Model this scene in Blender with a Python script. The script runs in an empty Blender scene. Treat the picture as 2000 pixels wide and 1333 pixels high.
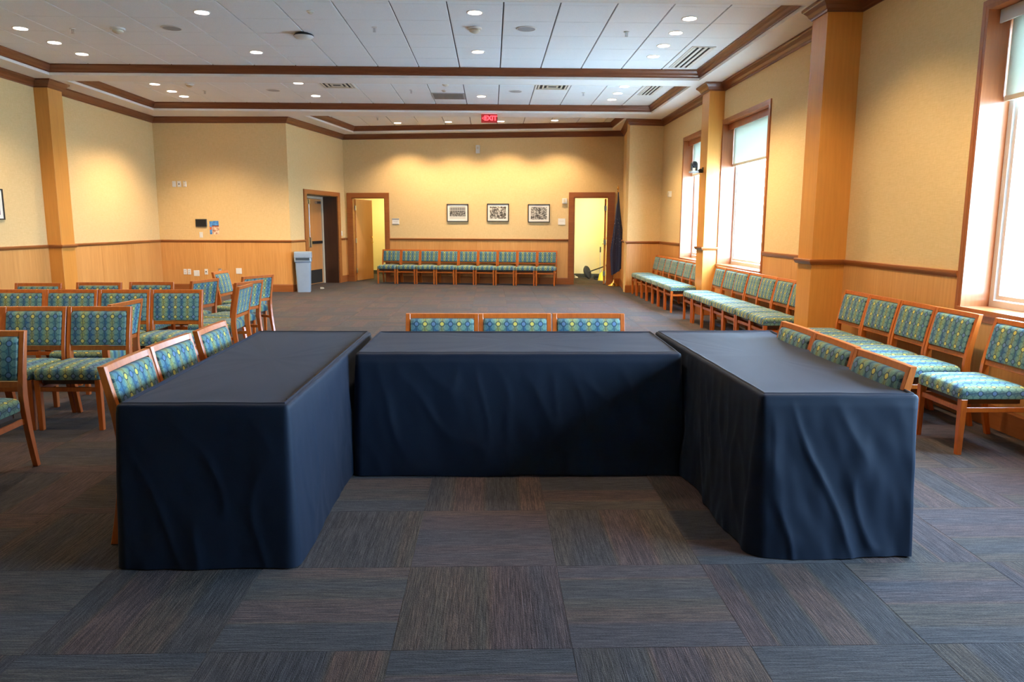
import bpy, math, random
from math import pi, sin, cos, radians as R, sqrt
from mathutils import Vector, Matrix, noise
from mathutils.geometry import tessellate_polygon
random.seed(7)
S = bpy.context.scene
COL = S.collection

# ------------------------------------------------------------------ camera, sky, exposure
cam_d = bpy.data.cameras.new('camera'); cam = bpy.data.objects.new('camera', cam_d); COL.objects.link(cam)
cam_d.sensor_width = 36; cam_d.lens = 1450 * 36 / 2000; cam_d.clip_start = .05; cam_d.clip_end = 500
pitch, yaw, roll = .15547, .02778, .0035
fw = Vector((sin(yaw) * cos(pitch), cos(yaw) * cos(pitch), -sin(pitch)))
rt = Vector((cos(yaw), -sin(yaw), 0)); up = rt.cross(fw)
r2 = rt * cos(roll) + up * sin(roll); u2 = up * cos(roll) - rt * sin(roll)
M4 = Matrix((r2, u2, -fw)).transposed().to_4x4(); M4.translation = (0, 0, 1.484)
cam.matrix_world = M4
S.camera = cam

SKY_COL, SKY_STR = (.50, .73, 1.0), 22.0
LAMP_COL, LAMP_W = (1.0, .75, .46), 118.0
w = bpy.data.worlds.new('sky'); S.world = w; w.use_nodes = True
bg = w.node_tree.nodes['Background']; bg.inputs[0].default_value = (*SKY_COL, 1); bg.inputs[1].default_value = SKY_STR
S.view_settings.view_transform = 'Standard'; S.view_settings.look = 'None'
S.view_settings.exposure = 1.42; S.view_settings.gamma = 1.0; S.view_settings.use_curve_mapping = False
cy = S.cycles
cy.use_denoising = True; cy.max_bounces = 7; cy.diffuse_bounces = 5; cy.glossy_bounces = 3
cy.transmission_bounces = 4; cy.transparent_max_bounces = 8; cy.sample_clamp_indirect = 6
cy.caustics_reflective = False; cy.caustics_refractive = False

# ------------------------------------------------------------------ node helpers and materials
def mat(name):
    m = bpy.data.materials.new(name); m.use_nodes = True
    nt = m.node_tree; b = nt.nodes['Principled BSDF']
    return m, nt, b
class N:
    """tiny helper to write node maths"""
    def __init__(s, nt): s.nt = nt
    def n(s, t, **k):
        x = s.nt.nodes.new(t)
        for a, v in k.items(): setattr(x, a, v)
        return x
    def put(s, inp, v):
        if isinstance(v, (int, float)): inp.default_value = v
        elif isinstance(v, (tuple, list)):
            inp.default_value = (*v, 1) if len(v) == 3 and inp.type == 'RGBA' else v
        else: s.nt.links.new(v, inp)
    def m(s, op, a, b=0, c=0):
        x = s.n('ShaderNodeMath', operation=op)
        s.put(x.inputs[0], a); s.put(x.inputs[1], b); s.put(x.inputs[2], c)
        return x.outputs[0]
    def mix(s, f, a, b, bt='MIX'):
        x = s.n('ShaderNodeMix', data_type='RGBA', blend_type=bt)
        s.put(x.inputs[0], f); s.put(x.inputs[6], a); s.put(x.inputs[7], b)
        return x.outputs[2]
    def xyz(s, x, y, z):
        c = s.n('ShaderNodeCombineXYZ')
        for i, v in enumerate((x, y, z)): s.put(c.inputs[i], v)
        return c.outputs[0]
    def sep(s, v):
        c = s.n('ShaderNodeSeparateXYZ'); s.put(c.inputs[0], v); return c.outputs
    def noise(s, vec, scale=1, detail=2, rough=.5):
        x = s.n('ShaderNodeTexNoise'); s.put(x.inputs['Vector'], vec)
        x.inputs['Scale'].default_value = scale; x.inputs['Detail'].default_value = detail; x.inputs['Roughness'].default_value = rough
        return x.outputs[0]
    def map(s, vec, sc):
        x = s.n('ShaderNodeMapping'); s.put(x.inputs[0], vec); x.inputs['Scale'].default_value = sc; return x.outputs[0]
    def ramp(s, f, stops, interp='LINEAR'):
        x = s.n('ShaderNodeValToRGB'); s.put(x.inputs[0], f); r = x.color_ramp; r.interpolation = interp
        while len(r.elements) < len(stops): r.elements.new(.5)
        for e, (p, c) in zip(r.elements, stops): e.position = p; e.color = (*c, 1)
        return x.outputs[0]
    def obj(s): return s.n('ShaderNodeTexCoord').outputs['Object']
    def uv(s): return s.n('ShaderNodeTexCoord').outputs['UV']
    def pos(s): return s.n('ShaderNodeNewGeometry').outputs['Position']
    def bump(s, h, strength=.2, dist=.01):
        x = s.n('ShaderNodeBump'); s.put(x.inputs['Height'], h); x.inputs['Strength'].default_value = strength; x.inputs['Distance'].default_value = dist
        return x.outputs[0]
def plain(name, c, rough=.5, metal=0, coat=0, emit=None, es=0, var=.06):
    m, nt, b = mat(name); q = N(nt)
    nz = q.noise(q.obj(), 14, 3)
    q.put(b.inputs['Base Color'], q.mix(nz, tuple(x * (1 - var) for x in c), tuple(min(1, x * (1 + var)) for x in c)))
    b.inputs['Roughness'].default_value = rough; b.inputs['Metallic'].default_value = metal; b.inputs['Coat Weight'].default_value = coat
    if emit: b.inputs['Emission Color'].default_value = (*emit, 1); b.inputs['Emission Strength'].default_value = es
    return m
def wood(name, dark, light, rough=.38, vertical=True, grain=(26, 26, 1.3), coat=.15, band=.35, spec=.5):
    m, nt, b = mat(name); q = N(nt)
    g = grain if vertical else (2, 2, 30)
    v = q.map(q.obj(), g)
    fine = q.noise(v, 1.6, 5, .6)
    wide = q.noise(q.map(q.obj(), (3.2, 3.2, .12) if vertical else (.5, .5, 6)), 1, 1)
    rnd = q.n('ShaderNodeObjectInfo').outputs['Random']
    f = q.m('ADD', q.m('MULTIPLY', fine, 1 - band), q.m('MULTIPLY', wide, band))
    f = q.m('ADD', f, q.m('MULTIPLY', q.m('SUBTRACT', rnd, .5), .16))
    q.put(b.inputs['Base Color'], q.ramp(f, [(.3, dark), (.7, light)]))
    b.inputs['Roughness'].default_value = rough; b.inputs['Coat Weight'].default_value = coat; b.inputs['Coat Roughness'].default_value = .25
    b.inputs['Specular IOR Level'].default_value = spec
    q.put(b.inputs['Normal'], q.bump(fine, .08, .002))
    return m
MAT = {}
MAT['veneer'] = wood('maple_veneer', (.53, .235, .060), (.70, .355, .115), .42, coat=.08)
MAT['column'] = wood('column_veneer', (.58, .235, .040), (.70, .305, .060), .42, coat=.08)
MAT['trim'] = wood('cherry_trim', (.13, .036, .012), (.21, .062, .02), .35, vertical=False)
MAT['rail'] = wood('rail_wood', (.25, .075, .018), (.36, .115, .028), .35, vertical=False)
MAT['jamb'] = wood('window_jamb_wood', (.30, .09, .028), (.42, .14, .045), .3)
MAT['chairwood'] = wood('chair_cherry', (.36, .072, .007), (.53, .125, .012), .34, grain=(40, 40, 5), band=.2, coat=.5)
MAT['door'] = wood('door_veneer', (.50, .21, .06), (.62, .28, .09), .4)
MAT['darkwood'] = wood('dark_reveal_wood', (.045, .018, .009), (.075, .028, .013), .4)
def wallpaper(name, c1, c2):
    m, nt, b = mat(name); q = N(nt); o = q.obj()
    h1 = q.noise(q.map(o, (180, 180, 14)), 1, 2); h2 = q.noise(q.map(o, (14, 14, 240)), 1, 2)
    f = q.m('MULTIPLY', q.m('ADD', h1, h2), .5)
    q.put(b.inputs['Base Color'], q.ramp(f, [(.35, c1), (.65, c2)]))
    b.inputs['Roughness'].default_value = .75; b.inputs['Specular IOR Level'].default_value = .3
    q.put(b.inputs['Normal'], q.bump(f, .25, .003))
    return m
MAT['paper'] = wallpaper('woven_wallcovering', (.66, .455, .205), (.76, .545, .27))
MAT['plaster'] = plain('white_soffit_paint', (.82, .81, .78), .8, var=.03)
MAT['closet'] = plain('closet_paint', (.74, .66, .36), .8, var=.02)
MAT['closet_base'] = plain('closet_vinyl_base', (.045, .05, .045), .6)
def tile_mat():
    m, nt, b = mat('acoustic_tile'); q = N(nt); o = q.pos()
    v = q.noise(o, 160, 3); wide = q.noise(o, 1.1, 1)
    q.put(b.inputs['Base Color'], q.mix(q.m('MULTIPLY', wide, .5), q.ramp(v, [(.3, (.76, .79, .80)), (.6, (.87, .90, .91))]), (.83, .86, .87)))
    b.inputs['Roughness'].default_value = .9; b.inputs['Specular IOR Level'].default_value = .2
    q.put(b.inputs['Normal'], q.bump(v, .3, .003)); return m
MAT['tile'] = tile_mat()
MAT['grid'] = plain('ceiling_grid_shadow', (.10, .10, .10), .8)
PX, PY, X0, Y0 = .64, .645, .285, 2.425
def carpet():
    m, nt, b = mat('carpet_tile_loop'); q = N(nt)
    x, y, z = q.sep(q.pos())
    gx = q.m('DIVIDE', q.m('SUBTRACT', x, X0), PX); gy = q.m('DIVIDE', q.m('SUBTRACT', y, Y0), PY)
    cx = q.m('FLOOR', gx); cyy = q.m('FLOOR', gy)
    par = q.m('PINGPONG', q.m('ADD', cx, cyy), 1)          # 0 even, 1 odd
    wn = q.n('ShaderNodeTexWhiteNoise', noise_dimensions='2D'); q.put(wn.inputs['Vector'], q.xyz(cx, cyy, 0)); rnd = wn.outputs['Value']
    inv = q.m('SUBTRACT', 1, par)
    s = q.m('ADD', q.m('MULTIPLY', x, par), q.m('MULTIPLY', y, inv))
    t = q.m('ADD', q.m('MULTIPLY', y, par), q.m('MULTIPLY', x, inv))
    off = q.m('MULTIPLY', rnd, 37)
    lf = q.m('FRACT', q.m('ADD', q.m('MULTIPLY', gx, par), q.m('MULTIPLY', gy, inv)))   # 0..1 across the stripes of one tile
    warp = q.m('ADD', q.m('MULTIPLY', lf, 3.6), q.m('MULTIPLY', rnd, 2.3))
    fl_ = q.m('FLOOR', warp)
    wn2 = q.n('ShaderNodeTexWhiteNoise', noise_dimensions='3D'); q.put(wn2.inputs['Vector'], q.xyz(cx, cyy, fl_)); b1 = wn2.outputs['Value']
    wn3 = q.n('ShaderNodeTexWhiteNoise', noise_dimensions='3D'); q.put(wn3.inputs['Vector'], q.xyz(cx, cyy, q.m('ADD', fl_, 1))); b2 = wn3.outputs['Value']
    tt = q.m('SMOOTH_MIN', 1, q.m('MAXIMUM', 0, q.m('MULTIPLY', q.m('SUBTRACT', q.m('FRACT', warp), .8), 5)), .01)
    band = q.m('ADD', q.m('MULTIPLY', b1, q.m('SUBTRACT', 1, tt)), q.m('MULTIPLY', b2, tt))
    band = q.m('ADD', band, q.m('MULTIPLY', q.m('SUBTRACT', q.noise(q.xyz(q.m('MULTIPLY', s, 9), off, q.m('MULTIPLY', t, .6)), 1, 2), .5), .5))
    fine = q.noise(q.xyz(q.m('MULTIPLY', s, 210), off, q.m('MULTIPLY', t, 7)), 1, 2, .8)
    speck = q.noise(q.xyz(q.m('MULTIPLY', s, 420), off, q.m('MULTIPLY', t, 150)), 1, 1)
    col = q.ramp(band, [(.0, (.058, .062, .080)), (.28, (.076, .072, .080)), (.45, (.104, .084, .066)), (.62, (.150, .088, .068)), (.78, (.122, .074, .076)), (1.0, (.084, .070, .086))])
    col = q.mix(.30, col, (.100, .079, .078))
    f = q.m('ADD', q.m('MULTIPLY', q.m('SUBTRACT', fine, .5), 2.6), q.m('ADD', .5, q.m('MULTIPLY', q.m('SUBTRACT', speck, .5), 1.2)))
    col = q.mix(1.0, col, q.ramp(f, [(.0, (.16, .16, .16)), (.5, (.42, .42, .42)), (1.0, (.82, .79, .76))]), 'MULTIPLY')
    q.put(b.inputs['Base Color'], col)
    b.inputs['Roughness'].default_value = .9; b.inputs['Specular IOR Level'].default_value = .12
    b.inputs['Sheen Weight'].default_value = .06; b.inputs['Sheen Roughness'].default_value = .5
    q.put(b.inputs['Normal'], q.bump(f, .5, .004)); return m
MAT['carpet'] = carpet()
def cloth():
    m, nt, b = mat('black_polyester_cloth'); q = N(nt)
    v = q.noise(q.map(q.obj(), (600, 600, 600)), 1, 2)
    q.put(b.inputs['Base Color'], q.mix(v, (.0045, .0085, .019), (.009, .0165, .034)))
    b.inputs['Roughness'].default_value = .62; b.inputs['Specular IOR Level'].default_value = .2
    b.inputs['Sheen Weight'].default_value = .04; b.inputs['Sheen Roughness'].default_value = .35; b.inputs['Sheen Tint'].default_value = (.7, .8, 1, 1)
    q.put(b.inputs['Normal'], q.bump(v, .15, .001)); return m
MAT['cloth'] = cloth()
def fabric():
    m, nt, b = mat('oval_pattern_fabric'); q = N(nt)
    u, v, _ = q.sep(q.uv())
    u = q.m('ADD', u, 1)
    cu = q.m('FLOOR', u); fu = q.m('SUBTRACT', q.m('FRACT', u), .5); fv = q.m('SUBTRACT', q.m('FRACT', v), .5)
    par = q.m('PINGPONG', cu, 1)
    wn = q.n('ShaderNodeTexNoise', noise_dimensions='2D'); q.put(wn.inputs['Vector'], q.xyz(q.m('MULTIPLY', u, .55), q.m('MULTIPLY', v, .10), 0)); wn.inputs['Scale'].default_value = 1
    base = q.ramp(wn.outputs[0], [(.36, (.014, .085, .22)), (.46, (.035, .15, .21)), (.55, (.09, .215, .155)), (.66, (.16, .24, .11))])
    hump = q.m('SUBTRACT', 1, q.m('MULTIPLY', q.m('ABSOLUTE', fu), 2))
    base = q.mix(q.m('MULTIPLY', q.m('MULTIPLY', par, hump), .85), base, (.36, .35, .07))
    base = q.mix(q.m('MULTIPLY', q.m('MULTIPLY', q.m('SUBTRACT', 1, par), hump), .55), base, (.035, .10, .24))
    # large pale ovals between the discs
    def ell(du, dv, a, c):
        x = q.m('DIVIDE', du, a); y = q.m('DIVIDE', dv, c)
        return q.m('SQRT', q.m('ADD', q.m('MULTIPLY', x, x), q.m('MULTIPLY', y, y)))
    hu = q.m('SUBTRACT', q.m('FRACT', q.m('ADD', u, .5)), .5)
    hv = q.m('SUBTRACT', q.m('FRACT', q.m('MULTIPLY', v, 2)), .5)
    e1 = ell(hu, hv, .36, .44)
    inside = q.m('LESS_THAN', e1, 1.0)
    col = q.mix(q.m('MULTIPLY', inside, .26), base, (.30, .46, .36))
    ring = q.m('LESS_THAN', q.m('ABSOLUTE', q.m('SUBTRACT', e1, 1.0)), .09)
    col = q.mix(q.m('MULTIPLY', ring, .6), col, (.02, .07, .12))
    e2 = ell(fu, fv, .47, .42)
    ring2 = q.m('LESS_THAN', q.m('ABSOLUTE', q.m('SUBTRACT', e2, 1.0)), .06)
    col = q.mix(q.m('MULTIPLY', ring2, .28), col, (.02, .07, .10))
    line = q.m('LESS_THAN', q.m('ABSOLUTE', q.m('ADD', fu, q.m('MULTIPLY', q.m('SINE', q.m('MULTIPLY', v, 6.283)), .03))), .04)
    col = q.mix(q.m('MULTIPLY', line, .8), col, (.02, .045, .06))
    e3 = ell(fu, fv, .24, .155)
    dark = q.m('LESS_THAN', e3, 1.32)
    col = q.mix(q.m('MULTIPLY', dark, .9), col, (.018, .05, .07))
    disc = q.m('LESS_THAN', e3, .93)
    dcol = q.mix(par, (.11, .19, .34), (.60, .50, .10))
    col = q.mix(disc, col, dcol)
    wv = q.noise(q.map(q.obj(), (500, 500, 500)), 1, 2)
    col = q.mix(1.0, col, q.ramp(wv, [(.3, (.78, .78, .78)), (.7, (1, 1, 1))]), 'MULTIPLY')
    q.put(b.inputs['Base Color'], col); b.inputs['Roughness'].default_value = .8; b.inputs['Specular IOR Level'].default_value = .25
    b.inputs['Sheen Weight'].default_value = .1
    q.put(b.inputs['Normal'], q.bump(wv, .2, .002)); return m
MAT['fabric'] = fabric()
MAT['white'] = plain('white_plastic', (.72, .71, .67), .4)
MAT['almond'] = plain('almond_plastic', (.62, .55, .42), .45)
MAT['grey'] = plain('grey_mesh', (.36, .36, .36), .7)
MAT['darkgrey'] = plain('dark_grey_grille', (.13, .13, .12), .6)
MAT['black'] = plain('black_plastic', (.015, .016, .018), .35)
MAT['slot'] = plain('slot_black', (.01, .01, .01), .9)
MAT['alu'] = plain('painted_window_aluminium', (.62, .62, .60), .35)
MAT['steel'] = plain('satin_steel', (.55, .56, .58), .28, 1.0)
MAT['brass'] = plain('polished_brass', (.80, .52, .18), .2, 1.0)
MAT['shadecloth'] = None
MAT['bin'] = plain('blue_grey_bin_plastic', (.27, .34, .43), .45)
MAT['bag'] = plain('clear_bag', (.30, .36, .42), .25)
MAT['binhole'] = plain('bin_opening', (.04, .06, .08), .5)
MAT['yellow'] = plain('yellow_bristle', (.85, .60, .03), .6)
MAT['photo_mat'] = plain('white_mat_board', (.78, .75, .68), .7, var=.01)
MAT['glow_warm'] = plain('lamp_lens', (.9, .9, .9), .4, emit=(1, .86, .72), es=9)
MAT['red_glow'] = plain('red_sign_letters', (.6, .02, .02), .4, emit=(1, .03, .04), es=2.2)
MAT['sign_face'] = plain('exit_sign_face', (.10, .012, .012), .4, emit=(1, .02, .02), es=.10)
MAT['ground'] = plain('pale_concrete_ground', (.62, .62, .60), .9)
MAT['foliage'] = plain('distant_foliage', (.30, .36, .28), .9)
def shade_mat():
    m = bpy.data.materials.new('translucent_roller_shade'); m.use_nodes = True; nt = m.node_tree; nt.nodes.clear(); q = N(nt)
    d = q.n('ShaderNodeBsdfDiffuse'); t = q.n('ShaderNodeBsdfTranslucent'); mx = q.n('ShaderNodeMixShader'); o = q.n('ShaderNodeOutputMaterial')
    v = q.noise(q.map(q.pos(), (300, 300, 300)), 1, 1)
    c = q.mix(v, (.66, .68, .60), (.76, .78, .70)); q.put(d.inputs[0], c); q.put(t.inputs[0], c)
    mx.inputs[0].default_value = .22; nt.links.new(d.outputs[0], mx.inputs[1]); nt.links.new(t.outputs[0], mx.inputs[2]); nt.links.new(mx.outputs[0], o.inputs[0])
    return m
MAT['shadecloth'] = shade_mat()
def glass_mat():
    m = bpy.data.materials.new('window_glass'); m.use_nodes = True; nt = m.node_tree; nt.nodes.clear(); q = N(nt)
    g = q.n('ShaderNodeBsdfGlossy'); g.inputs['Roughness'].default_value = .02; t = q.n('ShaderNodeBsdfTransparent'); t.inputs[0].default_value = (.92, .96, .97, 1)
    mx = q.n('ShaderNodeMixShader'); o = q.n('ShaderNodeOutputMaterial'); mx.inputs[0].default_value = .05
    nt.links.new(t.outputs[0], mx.inputs[1]); nt.links.new(g.outputs[0], mx.inputs[2]); nt.links.new(mx.outputs[0], o.inputs[0]); return m
MAT['glass'] = glass_mat()

# ------------------------------------------------------------------ mesh helpers
class MB:
    def __init__(s, o=(0, 0), u=(1, 0)):
        s.v = []; s.f = []; L = sqrt(u[0] ** 2 + u[1] ** 2); s.o = o; s.u = (u[0] / L, u[1] / L); s.n = (-s.u[1], s.u[0])
    def P(s, a, b, z): return (s.o[0] + s.u[0] * a + s.n[0] * b, s.o[1] + s.u[1] * a + s.n[1] * b, z)
    def box(s, a0, a1, b0, b1, z0, z1):
        k = len(s.v)
        for z in (z0, z1):
            for a, b in ((a0, b0), (a1, b0), (a1, b1), (a0, b1)): s.v.append(s.P(a, b, z))
        s.f += [tuple(k + i for i in q) for q in ((3, 2, 1, 0), (4, 5, 6, 7), (0, 1, 5, 4), (1, 2, 6, 5), (2, 3, 7, 6), (3, 0, 4, 7))]
        return s
    def rings(s, rings, cap0=True, cap1=True):
        k = len(s.v); n = len(rings[0])
        for r in rings: s.v += [tuple(p) for p in r]
        for i in range(len(rings) - 1):
            for j in range(n):
                s.f.append((k + i * n + j, k + i * n + (j + 1) % n, k + (i + 1) * n + (j + 1) % n, k + (i + 1) * n + j))
        if cap0: s.f.append(tuple(k + j for j in reversed(range(n))))
        if cap1: s.f.append(tuple(k + (len(rings) - 1) * n + j for j in range(n)))
        return s
    def tube(s, p, q, r0, r1=None, n=12):
        r1 = r0 if r1 is None else r1; p = Vector(p); q = Vector(q); d = (q - p).normalized()
        a = d.orthogonal().normalized(); b = d.cross(a)
        s.rings([[pt + (a * cos(2 * pi * i / n) + b * sin(2 * pi * i / n)) * r for i in range(n)] for pt, r in ((p, r0), (q, r1))]); return s
    def lathe(s, c, prof, n=24, axis='z'):
        rr = []
        for r, h in prof:
            ring = []
            for i in range(n):
                t = 2 * pi * i / n
                if axis == 'z': ring.append((c[0] + r * cos(t), c[1] + r * sin(t), c[2] + h))
                elif axis == 'x': ring.append((c[0] + h, c[1] + r * cos(t), c[2] + r * sin(t)))
                else: ring.append((c[0] + r * cos(t), c[1] + h, c[2] + r * sin(t)))
            rr.append(ring)
        return s.rings(rr)
    def build(s, name, m, parent=None, smooth=False, bevel=0, loc=None, seg=2):
        me = bpy.data.meshes.new(name); me.from_pydata(s.v, [], s.f)
        me.materials.append(MAT[m] if isinstance(m, str) else m)
        o = bpy.data.objects.new(name, me); COL.objects.link(o)
        import bmesh
        bm = bmesh.new(); bm.from_mesh(me); bmesh.ops.recalc_face_normals(bm, faces=bm.faces)
        if bevel: bmesh.ops.bevel(bm, geom=bm.edges[:], offset=bevel, segments=seg, affect='EDGES', profile=.5, clamp_overlap=True)
        bm.to_mesh(me); bm.free()
        if smooth:
            me.polygons.foreach_set('use_smooth', [True] * len(me.polygons))
            me.set_sharp_from_angle(angle=R(40))
        if parent: o.parent = parent
        if loc: o.location = loc
        return o
def tag(o, label, cat, group=None, kind=None):
    o['label'] = label; o['category'] = cat
    if group: o['group'] = group
    if kind: o['kind'] = kind
    return o
def struct(o, label, cat): return tag(o, label, cat, kind='structure')
def empty(name, loc=(0, 0, 0), rz=0):
    o = bpy.data.objects.new(name, None); o.empty_display_size = .1; COL.objects.link(o); o.location = loc; o.rotation_euler = (0, 0, rz); return o
def copy_tree(o, parent=None, kids={}):
    c = o.copy(); COL.objects.link(c)
    if parent: c.parent = parent
    for ch in o.children: copy_tree(ch, c)
    return c
def sweep(path, prof, name, m, closed=False, parent=None):
    """profile (d, z): d is measured to the left of the walking direction; corners are mitred"""
    n = len(path); P = [Vector(p) for p in path]; rings = []
    for i in range(n):
        a = P[i] - P[i - 1] if (i > 0 or closed) else None
        b = P[(i + 1) % n] - P[i] if (i < n - 1 or closed) else None
        if a is None: a = b
        if b is None: b = a
        na = Vector((-a.y, a.x)).normalized(); nb = Vector((-b.y, b.x)).normalized()
        mv = (na + nb); mv = mv / max(.2, mv.dot(na))
        rings.append([(P[i].x + mv.x * d, P[i].y + mv.y * d, z) for d, z in prof])
    mb = MB()
    if closed: rings.append(rings[0]); mb.rings(rings, False, False)
    else: mb.rings(rings)
    return mb.build(name, m, parent)

# ------------------------------------------------------------------ dimensions
XR, XL, YB = 3.739, -7.26, -4.5
ZR, ZC, ZS, ZT = 1.133, 3.61, 3.735, 3.89
BW = lambda x: 18.99 - .1645 * x
C1 = (3.49, 12.25, 12.66); C2 = (3.38, 7.79, 8.15); C3 = (3.38, 3.35, 3.75)
LC = [(12.45, 12.85), (8.0, 8.4), (3.55, 3.95)]
WINS = [(3.75, 5.80), (10.21, 12.25), (12.66, 14.70), (1.30, 3.35)]
WZ0, WZ1 = .845, 3.12

# ------------------------------------------------------------------ floor
fl = MB().box(XL - .3, XR + .3, YB - .2, 24, -.06, -.012).build('floor', 'grid')
struct(fl, 'carpeted floor of square carpet tiles in turned brown grey and blue stripes', 'floor')
cells = []
for i in range(-13, 7):
    for j in range(-11, 34):
        x, y = X0 + (i + .5) * PX, Y0 + (j + .5) * PY
        if x + PX / 2 < XL - .3 or x - PX / 2 > XR + .2 or y > 23.5: continue
        if y < 18 and x - PX / 2 > XR: continue
        cells.append((x, y))
vis = [c for c in cells if c[1] > 1.8 and abs(c[0] - .028 * c[1]) < .72 * c[1] + .6]
vis.sort(key=lambda c: c[0] ** 2 + c[1] ** 2)
parts = vis[:298]; ps = set(parts)
tb = MB().box(-PX / 2 + .0004, PX / 2 - .0004, -PY / 2 + .0004, PY / 2 - .0004, -.012, 0).build('carpet_tile', 'carpet', fl, bevel=.0008, seg=1)
for k, (x, y) in enumerate(parts):
    o = tb if k == 0 else tb.copy()
    if k: COL.objects.link(o)
    o.location = (x, y, 0)
st = MB()
for (x, y) in cells:
    if (x, y) not in ps: st.box(x - PX / 2 + .001, x + PX / 2 - .001, y - PY / 2 + .001, y + PY / 2 - .001, -.012, 0)
o = st.build('carpet_tiles_far', 'carpet', fl); o['kind'] = 'stuff'

# ------------------------------------------------------------------ walls
def wall_local(name, label, P0, P1, openings, thick=.2, z1=4.1, ext=(0, 0)):
    """inner face runs from P0 to P1 with the room on the left; openings (s0, s1, z0, z1)"""
    u = (P1[0] - P0[0], P1[1] - P0[1]); L = sqrt(u[0] ** 2 + u[1] ** 2); mb = MB(P0, u)
    s = -ext[0]
    for a, b, z0, zz in sorted(openings):
        mb.box(s, a, -thick, 0, -.01, z1)
        if z0 > 0: mb.box(a, b, -thick, 0, -.01, z0)
        mb.box(a, b, -thick, 0, zz, z1); s = b
    mb.box(s, L + ext[1], -thick, 0, -.01, z1)
    o = mb.build(name, 'paper'); struct(o, label, 'wall'); return o, mb, L
def panels(parent, P0, P1, spans, z0=.17, z1=1.09, wid=1.2, proud=.012, m='veneer'):
    u = (P1[0] - P0[0], P1[1] - P0[1])
    for a, b, zt in spans:
        n = max(1, round((b - a) / wid)); w_ = (b - a) / n
        for k in range(n):
            MB(P0, u).box(a + k * w_ + .0012, a + (k + 1) * w_ - .0012, 0, proud, z0, zt or z1).build('wainscot_panel', m, parent)
PR0, PR1 = (XR, YB), (XR, 16.52)
wr, _, _ = wall_local('wall_right', 'right wall with woven yellow covering, wood panelling below and tall windows', PR0, PR1,
    [(a - YB, b - YB, WZ0, WZ1) for a, b in WINS], .36, ext=(.2, .1))
sp = []
for a, b, t in [(-4.5, 1.26, 0), (1.26, 3.35, .80), (3.75, 5.84, .80), (5.84, 7.79, 0), (8.15, 10.17, 0), (10.17, 12.25, .80), (12.66, 14.74, .80), (14.74, 16.5, 0)]:
    sp.append((a - YB, b - YB, t))
panels(wr, PR0, PR1, sp)
J0, J1, J2 = (XR, 16.52), (2.985, 16.42), (3.213, BW(3.213))
o, _, L = wall_local('wall_right_return', 'short wall turning from the window wall towards the flag corner', J0, J1, [], .2); panels(o, J0, J1, [(0, L, 0)])
o, _, L = wall_local('wall_flag_corner', 'narrow wall face beside the flag', J1, J2, [], .2, ext=(-.06, 0)); panels(o, J1, J2, [(0, L, 0)])
B0, B1 = (3.213, BW(3.213)), (-3.80, BW(-3.80))
k = 1.01344
sx = lambda x: (3.213 - x) * k
wb, _, LB = wall_local('wall_back', 'far wall with three framed photographs between two doorways', B0, B1,
    [(sx(2.877), sx(2.045), 0, 2.16), (sx(-2.732), sx(-3.601), 0, 2.165)], .14, ext=(.25, .3))
panels(wb, B0, B1, [(0, sx(3.03), 0), (sx(1.92), sx(-2.62), 0), (sx(-3.72), LB, 0)])
D0, D1 = B1, (-4.39, 16.5)
dl = sqrt((D0[0] - D1[0]) ** 2 + (D0[1] - D1[1]) ** 2)
wd, _, LD = wall_local('wall_left_door', 'slanting left wall with the exit doors', D0, D1, [(dl - 2.66, dl - .86, 0, 2.17)], .55, ext=(.0, .0))
panels(wd, D0, D1, [(0, dl - 2.83, 0), (dl - .72, dl, 0)])
E0, E1 = (-4.39, 16.5), (XL, 16.62)
wl, _, LE = wall_local('wall_left_back', 'yellow wall left of the exit doors carrying switches and a poster', E0, E1, [], .2, ext=(0, .2)); panels(wl, E0, E1, [(0, LE, 0)])
G0, G1 = (XL, 16.62), (XL, YB)
wg, _, LG = wall_local('wall_left', 'left wall with pale woven covering above maple panels', G0, G1, [], .2, ext=(.2, .2))
panels(wg, G0, G1, [(0, 16.62 - 12.85, 0), (16.62 - 12.45, 16.62 - 8.4, 0), (16.62 - 8.0, 16.62 - 3.95, 0), (16.62 - 3.55, LG, 0)])
o, _, L = wall_local('wall_front', 'wall behind the camera', (XL, YB), (XR, YB), [], .2)

# columns
def column(x0, x1, y0, y1, label, room):
    o = MB().box(x0, x1, y0, y1, 0, 3.9).build('column', 'column', bevel=.003, seg=1); struct(o, label, 'column'); return o
for (xx, y0, y1), lb in ((C1, 'far wood-clad column between two windows with a camera on it'), (C2, 'large wood-clad column nearer on the right wall'), (C3, 'right column out of frame near the camera')):
    column(xx, XR + .01, y0, y1, lb, 'r')
for (y0, y1), lb in zip(LC, ('wood-clad column on the left wall', 'left column out of frame', 'left column beside the camera')):
    column(XL - .01, -7.04, y0, y1, lb, 'l')

# mouldings following the walls (room on the left while walking)
def rcols(cols, y0, y1, x=XR):
    p = [(x, y0)]
    for xx, a, b in cols: p += [(x, a), (xx, a), (xx, b), (x, b)]
    return p + [(x, y1)]
cols_r = [(-9, -1, -1)]
RP = [(XR, YB)]
for xx, a, b in (C3, C2, C1): RP += [(XR, a), (xx, a), (xx, b), (XR, b)]
RP += [J0, J1, J2]
LP = [B1, D1, E1]
LQ = []
for a, b in LC: LQ += [(XL, b), (-7.04, b), (-7.04, a), (XL, a)]
LQ += [(XL, YB)]
crown = [(0, ZC), (.012, ZC), (.016, ZC + .02), (.03, ZC + .03), (.045, ZC + .06), (.075, ZC + .09), (.085, ZC + .095), (.09, ZC + .105), (.09, ZS), (0, ZS)]
full = RP + LP + LQ
o = sweep(full, crown, 'trim_1', 'trim'); struct(o, 'dark cherry crown moulding where walls meet the ceiling', 'moulding')
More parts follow.
